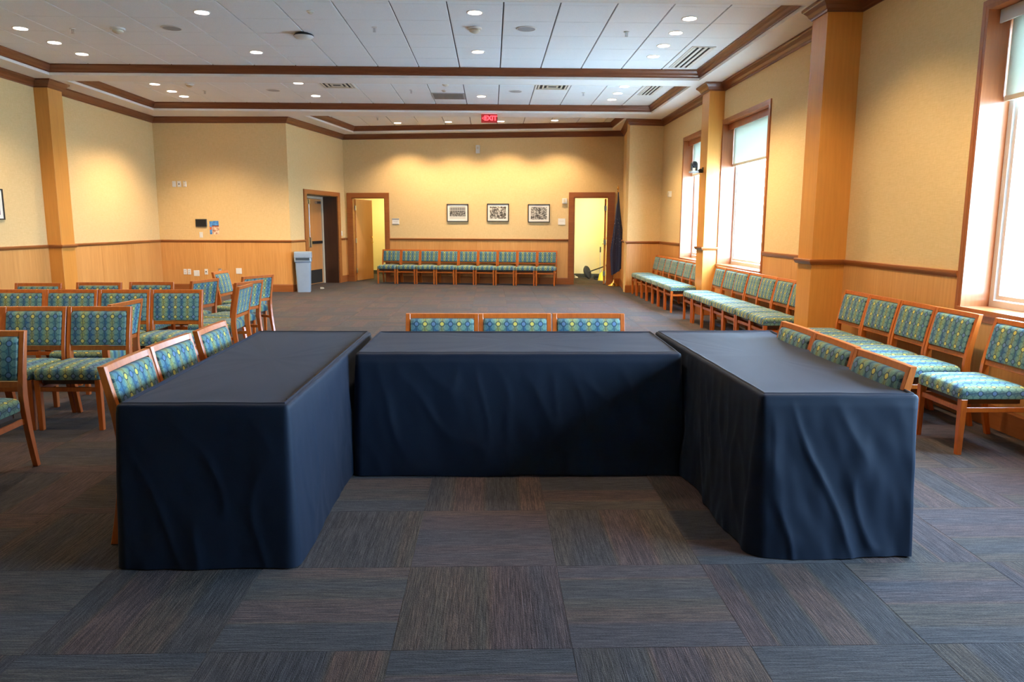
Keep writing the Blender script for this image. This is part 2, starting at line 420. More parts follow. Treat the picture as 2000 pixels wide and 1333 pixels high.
railp = [(0, 1.078), (.016, 1.078), (.022, 1.086), (.03, 1.10), (.034, 1.112), (.034, 1.128), (.028, ZR), (0, ZR)]
rails = [[(XR, -4.5), (XR, 1.26)], [(XR, 3.35), (C3[0], 3.35), (C3[0], 3.75), (XR, 3.75)],
    [(XR, 5.84), (XR, 7.79), (3.38, 7.79), (3.38, 8.15), (XR, 8.15), (XR, 10.17)],
    [(XR, 12.25), (3.49, 12.25), (3.49, 12.66), (XR, 12.66)],
    [(XR, 14.74), J0, J1, J2, (3.035, BW(3.035))], [(1.92, BW(1.92)), (-2.62, BW(-2.62))],
    [(-3.725, BW(-3.725)), B1, (-3.878, 19.2)], [(-4.257, 17.2), D1, E1] + LQ]
rl = ['near the camera on the right wall', 'around the out-of-frame right column', 'around the large right column', 'around the far right column',
      'from the far window to the flag corner', 'behind the far row of chairs', 'between the two left doorways', 'along the left walls']
for p, t in zip(rails, rl):
    o = sweep(p, railp, 'trim_2', 'rail'); struct(o, 'brown chair rail ' + t, 'moulding')
basep = [(0, 0), (.02, 0), (.02, .15), (.014, .165), (.012, .17), (0, .17)]
bases = [('baseboard_right', RP + [(3.035, BW(3.035))], 'along the window wall and its columns'), ('baseboard_back', [(1.92, BW(1.92)), (-2.62, BW(-2.62))], 'behind the far row of chairs'),
    ('baseboard_left_door', [(-3.725, BW(-3.725)), B1, (-3.878, 19.2)], 'between the two left doorways'), ('baseboard_left', [(-4.257, 17.2), D1, E1] + LQ, 'along the left walls')]
for nme, p, t in bases:
    o = sweep(p, basep, nme, 'rail'); struct(o, 'orange-brown wooden baseboard ' + t, 'baseboard')

# ------------------------------------------------------------------ ceiling with trays
X_A, X_B = -6.80, 3.28
T1 = [(X_A, 8.02), (X_B, 8.02), (X_B, 12.10), (X_A, 12.10)]
T2 = [(X_A, 12.56), (X_B, 12.56), (X_B, 15.66), (X_A, 15.66)]
T0 = [(X_A, 4.2), (X_B, 4.2), (X_B, 7.5), (X_A, 7.5)]
T3 = [(-3.95, 16.25), (2.89, 16.25), (2.89, 18.14), (-3.45, 19.20)]
outer = [(-8, -5), (4.2, -5), (4.2, 20), (-8, 20)]
loops = [outer, T0, T1, T2, T3]
flat = [p for l in loops for p in l]
tri = tessellate_polygon([[Vector((x, y, 0)) for x, y in (l if i == 0 else l[::-1])] for i, l in enumerate(loops)])
flat = [p for i, l in enumerate(loops) for p in (l if i == 0 else l[::-1])]
mb = MB(); mb.v = [(x, y, ZS) for x, y in flat]; mb.f = [tuple(t) for t in tri]
ce = mb.build('ceiling', 'plaster'); struct(ce, 'white ceiling with three recessed trays of acoustic tiles', 'ceiling')
MB().box(-8.2, 4.4, -5.2, 24.5, ZT + .02, ZT + .2).build('tile_backing', 'grid', ce)
lip = [(-.02, ZS - .0015), (-.02, ZT + .03), (.012, ZT + .03), (.012, ZS - .0015)]
tcrown = [(.012, ZS + .038), (.02, ZS + .038), (.022, ZS + .055), (.04, ZS + .075), (.05, ZS + .10), (.072, ZS + .125), (.078, ZS + .135), (.078, ZT + .01), (.012, ZT + .01)]
names = ['of the ceiling tray over the camera', 'of the near tiled ceiling tray', 'of the middle tiled ceiling tray', 'of the far small ceiling tray']
for T, t in zip((T0, T1, T2, T3), names):
    sweep(T, lip, 'tray_lip', 'plaster', True, ce)
    o = sweep(T, tcrown, 'trim_3', 'trim', True); struct(o, 'dark cherry moulding round the edge ' + t, 'moulding')
TX, TXP = .136, .629
tile = None
def inside(poly, x, y, m=0):
    n = len(poly)
    return all((poly[(i + 1) % n][0] - poly[i][0]) * (y - poly[i][1]) - (poly[(i + 1) % n][1] - poly[i][1]) * (x - poly[i][0]) > m for i in range(n))
def clip(poly, sub):
    """Sutherland-Hodgman clip of sub by convex ccw poly"""
    out = sub
    for i in range(len(poly)):
        a, b = poly[i], poly[(i + 1) % len(poly)]; ins = out; out = []
        sd = lambda p: (b[0] - a[0]) * (p[1] - a[1]) - (b[1] - a[1]) * (p[0] - a[0])
        for j in range(len(ins)):
            p, q_ = ins[j], ins[(j + 1) % len(ins)]; sp_, sq = sd(p), sd(q_)
            if sp_ >= 0: out.append(p)
            if (sp_ >= 0) != (sq >= 0):
                t = sp_ / (sp_ - sq); out.append((p[0] + (q_[0] - p[0]) * t, p[1] + (q_[1] - p[1]) * t))
        if not out: return []
    return out
full_tile = None
stuff_t = MB()
for T, y0, yp, rows in ((T0, 4.2, .70, 5), (T1, 8.69, .682, 5), (T2, 12.94, .68, 4), (T3, 16.42, .68, 5)):
    j0 = -1
    for j in range(j0, rows + 1):
        for i in range(-12, 6):
            xa, xb = TX + i * TXP + .008, TX + (i + 1) * TXP - .008; ya, yb = y0 + j * yp + .002, y0 + (j + 1) * yp - .002
            c = clip(T, [(xa, ya), (xb, ya), (xb, yb), (xa, yb)])
            if len(c) < 3 or max(p[0] for p in c) - min(p[0] for p in c) < .03 or max(p[1] for p in c) - min(p[1] for p in c) < .03: continue
            isfull = abs(min(p[0] for p in c) - xa) < 1e-4 and abs(max(p[0] for p in c) - xb) < 1e-4 and abs(min(p[1] for p in c) - ya) < 1e-4 and abs(max(p[1] for p in c) - yb) < 1e-4 and len(c) == 4
            if T is T0:
                stuff_t.rings([[(x, y, ZT) for x, y in c], [(x, y, ZT + .02) for x, y in c]]); continue
            key = round(yb - ya, 4)
            if isfull and full_tile and full_tile[0] == key:
                o = full_tile[1].copy(); COL.objects.link(o); o.location = ((xa + xb) / 2, (ya + yb) / 2, 0); continue
            mx, my = (xa + xb) / 2, (ya + yb) / 2
            m_ = MB().rings([[(x - mx, y - my, ZT) for x, y in c], [(x - mx, y - my, ZT + .02) for x, y in c]])
            o = m_.build('ceiling_tile', 'tile', ce, bevel=.003 if isfull else 0, seg=1, loc=(mx, my, 0))
            if isfull: full_tile = (key, o)
o = stuff_t.build('ceiling_tiles_overhead', 'tile', ce); o['kind'] = 'stuff'

# ------------------------------------------------------------------ windows, shades
wl_ = ['window nearest the camera with shade half lowered', 'middle window with blue leaflet on its sill', 'far window behind the column', 'window out of frame beside the camera']
for n, ((a, b), lb) in enumerate(zip(WINS, wl_)):
    far_side = n in (0, 1)
    W = empty('window_%d' % (n + 1), (XR, (a + b) / 2, WZ0)); struct(W, 'tall wood-cased ' + lb, 'window')
    def add(mb, nm, m, **k):
        o = mb.build(nm, m, **k); o.parent = W; o.matrix_parent_inverse = Matrix.Translation((-XR, -(a + b) / 2, -WZ0)); return o
    t = .03; x0, x1 = XR - .018, XR + .30
    add(MB().box(x0, x1, a, a + t, WZ0, WZ1), 'jamb', 'jamb'); add(MB().box(x0, x1, b - t, b, WZ0, WZ1), 'jamb', 'jamb')
    add(MB().box(x0, x1, a + t, b - t, WZ1 - t, WZ1), 'head_jamb', 'jamb'); add(MB().box(XR - .035, x1, a, b, WZ0 - .03, WZ0 + .012), 'sill', 'jamb')
    e = .04
    fr = MB().box(XR - .02, XR + .002, a - e if n in (1, 3) else a, a, WZ0 - .05, WZ1 + e) if n in (1, 3) else MB().box(XR - .02, XR + .002, b, b + e, WZ0 - .05, WZ1 + e)
    fr.box(XR - .02, XR + .002, a, b, WZ1, WZ1 + e); fr.box(XR - .02, XR + .002, a, b, WZ0 - .08, WZ0 - .03)
    add(fr, 'casing', 'jamb')
    ga, gb, gz0, gz1 = a + t, b - t, WZ0 + .012, WZ1 - t; gx = XR + .21
    f = MB(); fw_ = .05
    f.box(gx, gx + .07, ga, ga + fw_, gz0, gz1).box(gx, gx + .07, gb - fw_, gb, gz0, gz1).box(gx, gx + .07, ga + fw_, gb - fw_, gz0, gz0 + fw_).box(gx, gx + .07, ga + fw_, gb - fw_, gz1 - fw_, gz1)
    add(f, 'window_frame', 'alu')
    f = MB(); s0 = fw_ + .008; s1 = s0 + .035
    f.box(gx + .012, gx + .055, ga + s0, ga + s1, gz0 + s0, gz1 - s0).box(gx + .012, gx + .055, gb - s1, gb - s0, gz0 + s0, gz1 - s0).box(gx + .012, gx + .055, ga + s1, gb - s1, gz0 + s0, gz0 + s1).box(gx + .012, gx + .055, ga + s1, gb - s1, gz1 - s1, gz1 - s0)
    add(f, 'sash', 'alu')
    add(MB().box(gx + .03, gx + .036, ga + .06, gb - .06, gz0 + .06, gz1 - .06), 'glass_pane', 'glass')
    # portal on the outside, so that the sky light through the opening is sampled well
    pl = bpy.data.lights.new('sky_portal', 'AREA'); pl.shape = 'RECTANGLE'; pl.size = b - a; pl.size_y = WZ1 - WZ0; pl.cycles.is_portal = True
    po = bpy.data.objects.new('sky_portal', pl); COL.objects.link(po); po.location = (XR + .34, (a + b) / 2, (WZ0 + WZ1) / 2)
    po.rotation_euler = (R(90), 0, R(90)); po.rotation_euler = Vector((-1, 0, 0)).to_track_quat('-Z', 'Z').to_euler()
    # roller shade
    SH = empty('roller_shade', (XR + .12, (a + b) / 2, WZ1 - t))
    def add2(mb, nm, m, **k):
        o = mb.build(nm, m, **k); o.parent = SH; o.matrix_parent_inverse = Matrix.Translation((-(XR + .12), -(a + b) / 2, -(WZ1 - t))); return o
    zb = 2.44
    add2(MB().box(XR + .07, XR + .085, a + t + .004, b - t - .004, WZ1 - t - .10, WZ1 - t - .005), 'fascia', 'jamb' if n else 'alu')
    add2(MB().tube((XR + .14, a + t + .01, WZ1 - t - .045), (XR + .14, b - t - .01, WZ1 - t - .045), .028), 'roller', 'alu', smooth=True)
    add2(MB().box(XR + .165, XR + .167, a + t + .015, b - t - .015, zb + .02, WZ1 - t - .04), 'shade_cloth', 'shadecloth')
    add2(MB().box(XR + .158, XR + .174, a + t + .015, b - t - .015, zb - .015, zb + .022), 'hem_bar', 'almond')
    tag(SH, 'translucent pale roller shade in the ' + ['window nearest the camera', 'middle window', 'far window behind the column', 'window out of frame'][n], 'shade', 'roller shades')
gr = MB().box(4.4, 90, -60, 90, -1.2, -1.0).build('ground', 'ground'); struct(gr, 'pale pavement outside the windows', 'ground')
def outside_tree(x, y, h):
    T = empty('tree', (x, y, -1.0)); b = MB(); f = MB()
    b.tube((0, 0, 0), (.1, 0, h * .5), .22, .12); b.build('trunk', 'jamb', T)
    rr = []
    for i in range(9):
        t = i / 8; r = h * .3 * sin(pi * min(1, .08 + t * .9)) ** .7
        rr.append([(r * cos(a_) * (1 + .25 * noise.noise((a_, t * 4, x))), r * sin(a_) * (1 + .25 * noise.noise((a_ * 2, t * 3, y))), h * .3 + t * h * .75) for a_ in [2 * pi * k / 20 for k in range(20)]])
    f.rings(rr).build('crown', 'foliage', T, smooth=True)
    return T
tag(outside_tree(40, 52, 6.5), 'hazy distant tree outside the window nearest the camera', 'tree')

# ------------------------------------------------------------------ door 1 (exit doors in the slanting wall)
def parent_to(o, p):
    o.parent = p; o.matrix_parent_inverse = p.matrix_basis.inverted(); return o
uD = (D1[0] - D0[0], D1[1] - D0[1])
a0, a1 = dl - 2.66, dl - .86
def DB(): return MB(D0, uD)
d1 = empty('door_1', (-4.05, 18.2, 0)); struct(d1, 'deep doorway with exit doors and push bars behind the grey bin', 'door')
o = DB().box(a0 - .16, a0, 0, .03, 0, 2.17).box(a1, a1 + .14, 0, .03, 0, 2.17).box(a0 - .16, a1 + .14, 0, .03, 2.17, 2.27).build('casing', 'darkwood' if 0 else 'rail'); parent_to(o, d1)
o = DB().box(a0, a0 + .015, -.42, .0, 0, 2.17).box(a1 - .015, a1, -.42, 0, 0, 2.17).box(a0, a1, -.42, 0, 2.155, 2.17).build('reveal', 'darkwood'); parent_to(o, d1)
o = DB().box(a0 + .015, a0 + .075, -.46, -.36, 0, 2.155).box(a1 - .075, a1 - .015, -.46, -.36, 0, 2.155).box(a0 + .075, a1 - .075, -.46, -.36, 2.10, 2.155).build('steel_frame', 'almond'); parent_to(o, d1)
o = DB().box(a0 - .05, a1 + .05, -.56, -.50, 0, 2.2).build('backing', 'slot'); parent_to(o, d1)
mid = (a0 + a1) / 2
for s0, s1, hs in ((a0 + .08, mid - .004, 1), (mid + .004, a1 - .08, -1)):
    lf = DB().box(s0, s1, -.44, -.39, .012, 2.095).build('door_leaf', 'door', bevel=.002, seg=1); parent_to(lf, d1)
    wdt = s1 - s0
    def ch(mb, nm, m, **kk):
        o = mb.build(nm, m, **kk); o.parent = lf; return o
    ch(DB().box(s0 + .06, s1 - .06, -.39, -.386, .03, .36), 'kick_plate', 'slot')
    ch(DB().box(s0 + .05, s1 - .05, -.39, -.35, 1.0, 1.07), 'push_bar', 'black', bevel=.006)
    e_ = s1 - .06 if hs > 0 else s0 + .06
    P = lambda a, b, z: DB().P(a, b, z)
    ch(MB().tube(P(e_, -.37, 1.1), P(e_, -.37, 2.0), .008), 'vertical_rod', 'steel', smooth=True)
    ch(DB().box(e_ - .035, e_ + .035, -.39, -.33, .92, 1.16), 'latch_case', 'steel', bevel=.012)
    ch(DB().box(e_ - .035, e_ + .035, -.39, -.345, 1.97, 2.07), 'top_latch', 'steel', bevel=.008)
    h_ = s0 + .1 if hs > 0 else s1 - .1
    ch(DB().box(min(h_, h_ + .25 * hs), max(h_, h_ + .25 * hs), -.39, -.34, 1.98, 2.04), 'door_closer', 'steel', bevel=.004)

# ------------------------------------------------------------------ doors 2 and 3 in the back wall, small rooms behind
uB = (B1[0] - B0[0], B1[1] - B0[1])
def BB(): return MB(B0, uB)
def back_door(name, xl, xr, xol, xor_, label, leaf):
    c = ((xl + xr) / 2, BW((xl + xr) / 2), 0); E_ = empty(name, c); struct(E_, label, 'door')
    a, b, ao, bo = sx(xr), sx(xl), sx(xor_), sx(xol)
    parent_to(BB().box(ao, a, 0, .028, 0, 2.16).box(b, bo, 0, .028, 0, 2.16).box(ao, bo, 0, .028, 2.16, 2.28).build('casing', 'rail'), E_)
    parent_to(BB().box(a, a + .02, -.145, .01, 0, 2.16).box(b - .02, b, -.145, .01, 0, 2.16).box(a, b, -.145, .01, 2.14, 2.16).build('jamb', 'rail'), E_)
    return E_, a, b
d2, a_, b_ = back_door('door_2', -3.601, -2.732, -3.727, -2.62, 'left far doorway with its maple door swung open', 1)
def leaf(E_, hx, hy, ang, L_, handed):
    u = (cos(ang), sin(ang)); mbx = lambda: MB((hx, hy), u)
    lf = mbx().box(0, L_, -.022, .022, .012, 2.13).build('door_leaf', 'door', bevel=.002, seg=1); parent_to(lf, E_)
    for s in (-1, 1):
        c = mbx().P(L_ - .07, s * .022, 1.0); d = mbx().P(L_ - .07, s * .07, 1.0); e = mbx().P(L_ - .19, s * .07, 1.0)
        o = MB().tube(c, d, .011).tube(d, e, .009).build('handle', 'brass', lf, smooth=True)
        c2 = mbx().P(L_ - .07, s * .022, 1.14); d2_ = mbx().P(L_ - .07, s * .045, 1.14)
        MB().tube(c2, d2_, .025, .022).build('lock_cylinder', 'brass', lf, smooth=True)
    for z in (.28, 1.06, 1.9):
        o = mbx().box(-.03, .012, -.03, .03, z - .06, z + .06).build('hinge', 'steel', lf)
leaf(d2, -3.555, BW(-3.6) + .17, R(70), .86, 1)
d3, a_, b_ = back_door('door_3', 2.045, 2.877, 1.919, 3.035, 'right far doorway to a closet with cleaning tools', 1)
leaf(d3, 2.835, BW(2.85) + .18, R(80), .82, 1)
for nm, xa, xb, c_, lb in (('wall_closet_left', -4.1, -1.9, 22.1, 'pale yellow walls of the small room behind the left far doorway'), ('wall_closet_right', 1.6, 3.7, 21.63, 'pale yellow walls of the closet behind the right far doorway')):
    u = (1, -.1645); mbf = lambda: MB((0, c_), u)
    q_ = mbf(); q_.box(xa * 1.013, xb * 1.013, 0, .1, 0, 2.75)
    q2 = MB(); y0a, y0b = BW(xa) + .12, BW(xb) + .12
    q_.rings([[(xa, y0a, z), (xa, c_ - .16 * xa + .1, z), (xa - .1, c_ - .16 * xa + .1, z), (xa - .1, y0a, z)] for z in (0, 2.75)])
    q_.rings([[(xb, y0b, z), (xb + .1, y0b, z), (xb + .1, c_ - .16 * xb + .1, z), (xb, c_ - .16 * xb + .1, z)] for z in (0, 2.75)])
    q_.rings([[(xa - .1, y0a, z), (xb + .1, y0b, z), (xb + .1, c_ - .16 * xb + .2, z), (xa - .1, c_ - .16 * xa + .2, z)] for z in (2.75, 2.82)])
    o = q_.build(nm, 'closet'); struct(o, lb, 'wall')
    o = mbf().box(xa * 1.013, xb * 1.013, -.012, 0, 0, .11).build('baseboard_closet', 'closet_base'); struct(o, 'dark vinyl baseboard in the ' + ('left' if xa < 0 else 'right') + ' far closet', 'baseboard')
    ld = bpy.data.lights.new('closet_lamp', 'AREA'); ld.size = .6; ld.energy = 26; ld.color = (1, .84, .45)
    lo = bpy.data.objects.new('closet_lamp', ld); COL.objects.link(lo); lo.location = ((xa + xb) / 2, c_ - .16 * (xa + xb) / 2 - 1.2, 2.7)

# ------------------------------------------------------------------ ceiling fittings
def lamp(x, y, label, power=1.0):
    E_ = empty('ceiling_light', (x, y, ZT))
    MB().lathe((0, 0, 0), [(.078, -.001), (.078, -.006), (.092, -.006), (.096, -.003), (.096, .0)], 28).build('trim_ring', 'white', E_, smooth=True)
    MB().lathe((0, 0, 0), [(.001, -.0075), (.078, -.0075), (.078, -.001), (.001, -.001)], 28).build('lens', 'glow_warm', E_)
    tag(E_, label, 'ceiling light', 'recessed ceiling lights')
    ld = bpy.data.lights.new('downlight', 'SPOT'); ld.energy = LAMP_W * power; ld.color = LAMP_COL; ld.spot_size = R(118); ld.spot_blend = .6; ld.shadow_soft_size = .07
    lo = bpy.data.objects.new('downlight', ld); COL.objects.link(lo); lo.location = (x, y, ZT - .02)
od = ['first', 'second', 'third', 'fourth']
def file_(x, ys, t, p=1.0):
    for i, y in enumerate(ys): lamp(x, y, 'round recessed ceiling light, %s from the front %s' % (od[i], t), p * (1.7 if 14.6 < y < 15 and x < -3 else 1))
file_(-5.88, (9.93, 10.66, 11.34), 'in the left file of the near tray', .5)
file_(-3.33, (9.12, 11.12), 'in the second file of the near tray')
file_(-.19, (9.0, 10.96), 'in the middle file of the near tray')
file_(2.33, (9.15, 9.81, 10.49, 11.14), 'in the right file of the near tray', .9)
file_(-5.87, (13.65, 14.35, 14.9), 'in the left file of the middle tray', .75)
file_(-3.33, (13.44, 14.72), 'in the second file of the middle tray')
file_(-.19, (13.29, 14.63), 'in the centre file of the middle tray')
file_(2.33, (13.5, 14.18, 14.86), 'in the right file of the middle tray', .9)
lamp(-2.25, 18.46, 'leftmost round light in the far small tray', 1.05); lamp(-1.02, 18.21, 'second round light from the left in the far small tray', 1.05)
lamp(.22, 18.05, 'round light hidden behind the exit sign in the far tray', 1.05); lamp(1.47, 17.82, 'rightmost round light in the far small tray', 1.05)
for t, x in (('left', -5.88), ('second', -3.33), ('middle', -.19), ('right', 2.33)):
    for i, y in enumerate((4.9, 6.6)): lamp(x, y, 'recessed light over the camera out of frame, %s file, %s' % (t, od[i]), 1.1 if x > 2 else .5)
def speaker(x, y, t):
    E_ = empty('ceiling_speaker', (x, y, ZT)); MB().lathe((0, 0, 0), [(.11, 0), (.13, -.004), (.118, -.012), (.11, -.012), (.11, -.004)], 32).build('rim', 'white', E_, smooth=True)
    MB().lathe((0, 0, 0), [(.001, -.009), (.06, -.0095), (.111, -.009), (.111, 0), (.001, 0)], 32).build('grille', 'grey', E_)
    tag(E_, 'round grey ceiling speaker ' + t, 'speaker', 'ceiling speakers')
speaker(-3.97, 9.83, 'in the left of the near tray'); speaker(.433, 9.68, 'in the centre of the near tray'); speaker(-3.96, 14.15, 'in the left of the middle tray'); speaker(.44, 14.05, 'in the centre of the middle tray')
def detector(x, y, t, s=1.0, big=False):
    E_ = empty('smoke_detector', (x, y, ZT)); MB().lathe((0, 0, 0), [(.075 * s, 0), (.078 * s, -.012 * s), (.07 * s, -.02 * s), (.03 * s, -.022 * s)], 24).build('base', 'white', E_, smooth=True)
    MB().lathe((0, 0, 0), [(.045 * s, -.018 * s), (.058 * s, -.026 * s), (.055 * s, -.038 * s), (.034 * s, -.052 * s), (.01 * s, -.06 * s)], 24).build('cone', 'almond', E_, smooth=True)
    tag(E_, 'small cone-shaped white smoke detector ' + t, 'detector', 'smoke detectors')
detector(-4.66, 9.88, 'in the left of the near tray', 1.15); detector(-.207, 9.68, 'in the centre of the near tray', 1.15); detector(-5.26, 13.62, 'in the left of the middle tray'); detector(-.79, 13.32, 'in front of the dark return grille')
detector(-.86, 14.03, 'touching the dark return grille', .6); detector(-2.07, 9.03, 'tiny and white at the top of the picture', .55)
E_ = empty('wireless_access_point', (-2.4, 10.06, ZT)); MB().lathe((0, 0, 0), [(.03, 0), (.1, -.004), (.125, -.02), (.128, -.03)], 28).build('mount', 'black', E_, smooth=True)
MB().lathe((0, 0, 0), [(.12, -.03), (.125, -.034), (.10, -.055), (.05, -.065), (.001, -.067)], 28).build('dome', 'white', E_, smooth=True)
tag(E_, 'white domed device with black mount hanging under the near tray', 'ceiling device')
def sprinkler(x, y, t):
    E_ = empty('sprinkler_head', (x, y, ZT)); MB().lathe((0, 0, 0), [(.035, 0), (.035, -.006), (.012, -.01)], 16).build('escutcheon', 'white', E_, smooth=True)
    MB().tube((0, 0, -.005), (0, 0, -.055), .006).box(-.016, -.011, -.003, .003, -.05, -.01).box(.011, .016, -.003, .003, -.05, -.01).build('body', 'steel', E_)
    MB().lathe((0, 0, 0), [(.001, -.055), (.02, -.055), (.022, -.058), (.001, -.06)], 12).build('deflector', 'steel', E_)
    tag(E_, 'small pendant sprinkler head ' + t, 'sprinkler', 'sprinkler heads')
for x, y, t in ((-5.24, 9.93, 'at the left of the near tray'), (-1.445, 9.7, 'left of centre in the near tray'), (1.70, 9.79, 'right of centre in the near tray'), (-5.24, 14.27, 'at the left of the middle tray'), (-1.45, 14.04, 'left of the dark grille in the middle tray'), (1.69, 14.15, 'at the right of the middle tray'), (-2.6, 17.6, 'at the left of the far tray'), (-.1, 17.1, 'beside the exit sign in the far tray')): sprinkler(x, y, t)
def grille(x0, x1, y0, y1, t, dark=False):
    E_ = empty('ceiling_vent', ((x0 + x1) / 2, (y0 + y1) / 2, ZT)); hx, hy = (x1 - x0) / 2, (y1 - y0) / 2; z0 = -.012
    MB().box(-hx, hx, -hy, -hy + .03, z0, 0).box(-hx, hx, hy - .03, hy, z0, 0).box(-hx, -hx + .03, -hy + .03, hy - .03, z0, 0).box(hx - .03, hx, -hy + .03, hy - .03, z0, 0).build('frame', 'grey' if dark else 'white', E_)
    MB().box(-hx + .03, hx - .03, -hy + .03, hy - .03, -.003, 0).build('backing', 'slot', E_)
    if dark:
        m_ = MB(); n_ = 26
        for i in range(n_): xx = -hx + .03 + (i + .5) * (2 * hx - .06) / n_; m_.box(xx - .006, xx + .006, -hy + .03, hy - .03, -.011, -.003)
        for i in range(n_): yy = -hy + .03 + (i + .5) * (2 * hy - .06) / n_; m_.box(-hx + .03, hx - .03, yy - .005, yy + .005, -.0105, -.0035)
        o = m_.build('eggcrate', 'darkgrey', E_); o['kind'] = 'stuff'
    else:
        for k2 in range(3):
            s = (1 - k2 * .3); a, b = (hx - .05) * s, (hy - .05) * s; w_ = .028
            MB().box(-a, a, -b, -b + w_, z0 - .002, -.003).box(-a, a, b - w_, b, z0 - .002, -.003).box(-a, -a + w_, -b + w_, b - w_, z0 - .002, -.003).box(a - w_, a, -b + w_, b - w_, z0 - .002, -.003).build('louvre', 'almond', E_)
    tag(E_, t, 'vent')
grille(-3.0, -2.40, 13.28, 13.88, 'square louvred air vent at the left of the middle tray'); grille(.77, 1.37, 13.25, 13.85, 'square louvred air vent right of centre in the middle tray')
grille(-1.12, -.50, 14.30, 14.95, 'dark eggcrate return grille in the middle tray', True)
def slots(x0, x1, y0, y1, t):
    E_ = empty('slot_diffuser', ((x0 + x1) / 2, (y0 + y1) / 2, ZT)); hx, hy = (x1 - x0) / 2, (y1 - y0) / 2
    MB().box(-hx, hx, -hy, hy, -.004, 0).build('backing', 'slot', E_)
    w_ = 2 * hx / 7
    for i in range(4): MB().box(-hx + i * 2 * w_, -hx + (i * 2 + 1) * w_ * 1.0, -hy, hy, -.014, -.004).build('blade', 'white', E_)
    MB().box(-hx - .03, -hx, -hy - .03, hy + .03, -.008, 0).box(hx, hx + .03, -hy - .03, hy + .03, -.008, 0).box(-hx, hx, -hy - .03, -hy, -.008, 0).box(-hx, hx, hy, hy + .03, -.008, 0).build('frame', 'white', E_)
    tag(E_, t, 'vent')
slots(2.76, 3.03, 10.55, 11.86, 'linear slot diffuser with black slots in the right of the near tray'); slots(2.75, 2.98, 13.4, 14.3, 'linear slot diffuser with black slots in the right of the middle tray')
# exit sign
def text_mesh(body, size, ext, name, m, parent, loc, rz):
    c = bpy.data.curves.new(name, 'FONT'); c.body = body; c.size = size; c.extrude = ext; c.align_x = 'CENTER'; c.align_y = 'CENTER'; c.offset = .006 * size / .15
    t = bpy.data.objects.new(name, c); COL.objects.link(t)
    me = bpy.data.meshes.new_from_object(t.evaluated_get(bpy.context.evaluated_depsgraph_get())); bpy.data.objects.remove(t)
    o = bpy.data.objects.new(name, me); me.materials.clear(); me.materials.append(MAT[m]); COL.objects.link(o)
    o.parent = parent; o.location = loc; o.rotation_euler = (R(90), 0, rz); return o
E_ = empty('exit_sign', (-.045, 15.78, ZS))
MB().box(-.165, .165, -.012, .012, -.18, -.012).build('panel', 'sign_face', E_, bevel=.002)
MB().box(-.155, .155, -.02, .02, -.012, 0).build('canopy', 'white', E_, bevel=.002)
text_mesh('EXIT', .128, .002, 'lettering', 'red_glow', E_, (.026, -.0145, -.093), 0)
m_ = MB().rings([[(-.150, -.0145, -.093), (-.112, -.0145, -.062), (-.112, -.0145, -.078), (-.130, -.0145, -.093), (-.112, -.0145, -.108), (-.112, -.0145, -.124)], [(-.150, -.0125, -.093), (-.112, -.0125, -.062), (-.112, -.0125, -.078), (-.130, -.0125, -.093), (-.112, -.0125, -.108), (-.112, -.0125, -.124)]])
m_.build('arrow', 'red_glow', E_)
tag(E_, 'glowing red EXIT sign with left arrow hanging from the ceiling', 'exit sign')

# ------------------------------------------------------------------ chairs
def rrect(hx, hy, r, n=10):
    pts = []
    for cx_, cy_, a in ((hx - r, hy - r, 0), (-hx + r, hy - r, pi / 2), (-hx + r, -hy + r, pi), (hx - r, -hy + r, 3 * pi / 2)):
        for i in range(n + 1): t = a + pi / 2 * i / n; pts.append((cx_ + r * cos(t), cy_ + r * sin(t)))
    return pts
def with_uv(o, fn):
    me = o.data; uvl = me.uv_layers.new(name='UVMap')
    for lp in me.loops: uvl.data[lp.index].uv = fn(me.vertices[lp.vertex_index].co)
    return o
PU, PV = .0595, .093
def dense_ring(pts, n=56):
    L = [0.0]
    for i in range(len(pts)): L.append(L[-1] + (Vector(pts[(i + 1) % len(pts)]) - Vector(pts[i])).length)
    out = []; k2 = 0
    for j in range(n):
        s = L[-1] * j / n
        while L[k2 + 1] < s: k2 += 1
        t = (s - L[k2]) / max(1e-9, L[k2 + 1] - L[k2]); a, b = Vector(pts[k2 % len(pts)]), Vector(pts[(k2 + 1) % len(pts)]); p = a.lerp(b, t); out.append((p.x, p.y))
    return out
yc = lambda z: (.275 - .4 * z * .5 if z < .2 else 0)
PROF = [(0, .277, .034), (.1, .255, .037), (.2, .236, .041), (.3, .220, .045), (.4, .209, .049), (.46, .206, .05), (.52, .210, .047), (.62, .226, .041), (.73, .249, .036), (.845, .274, .032)]
def pc(z):
    for (z0, y0, t0), (z1, y1, t1) in zip(PROF, PROF[1:]):
        if z <= z1: f = (z - z0) / (z1 - z0); return y0 + (y1 - y0) * f, t0 + (t1 - t0) * f
    return PROF[-1][1:]
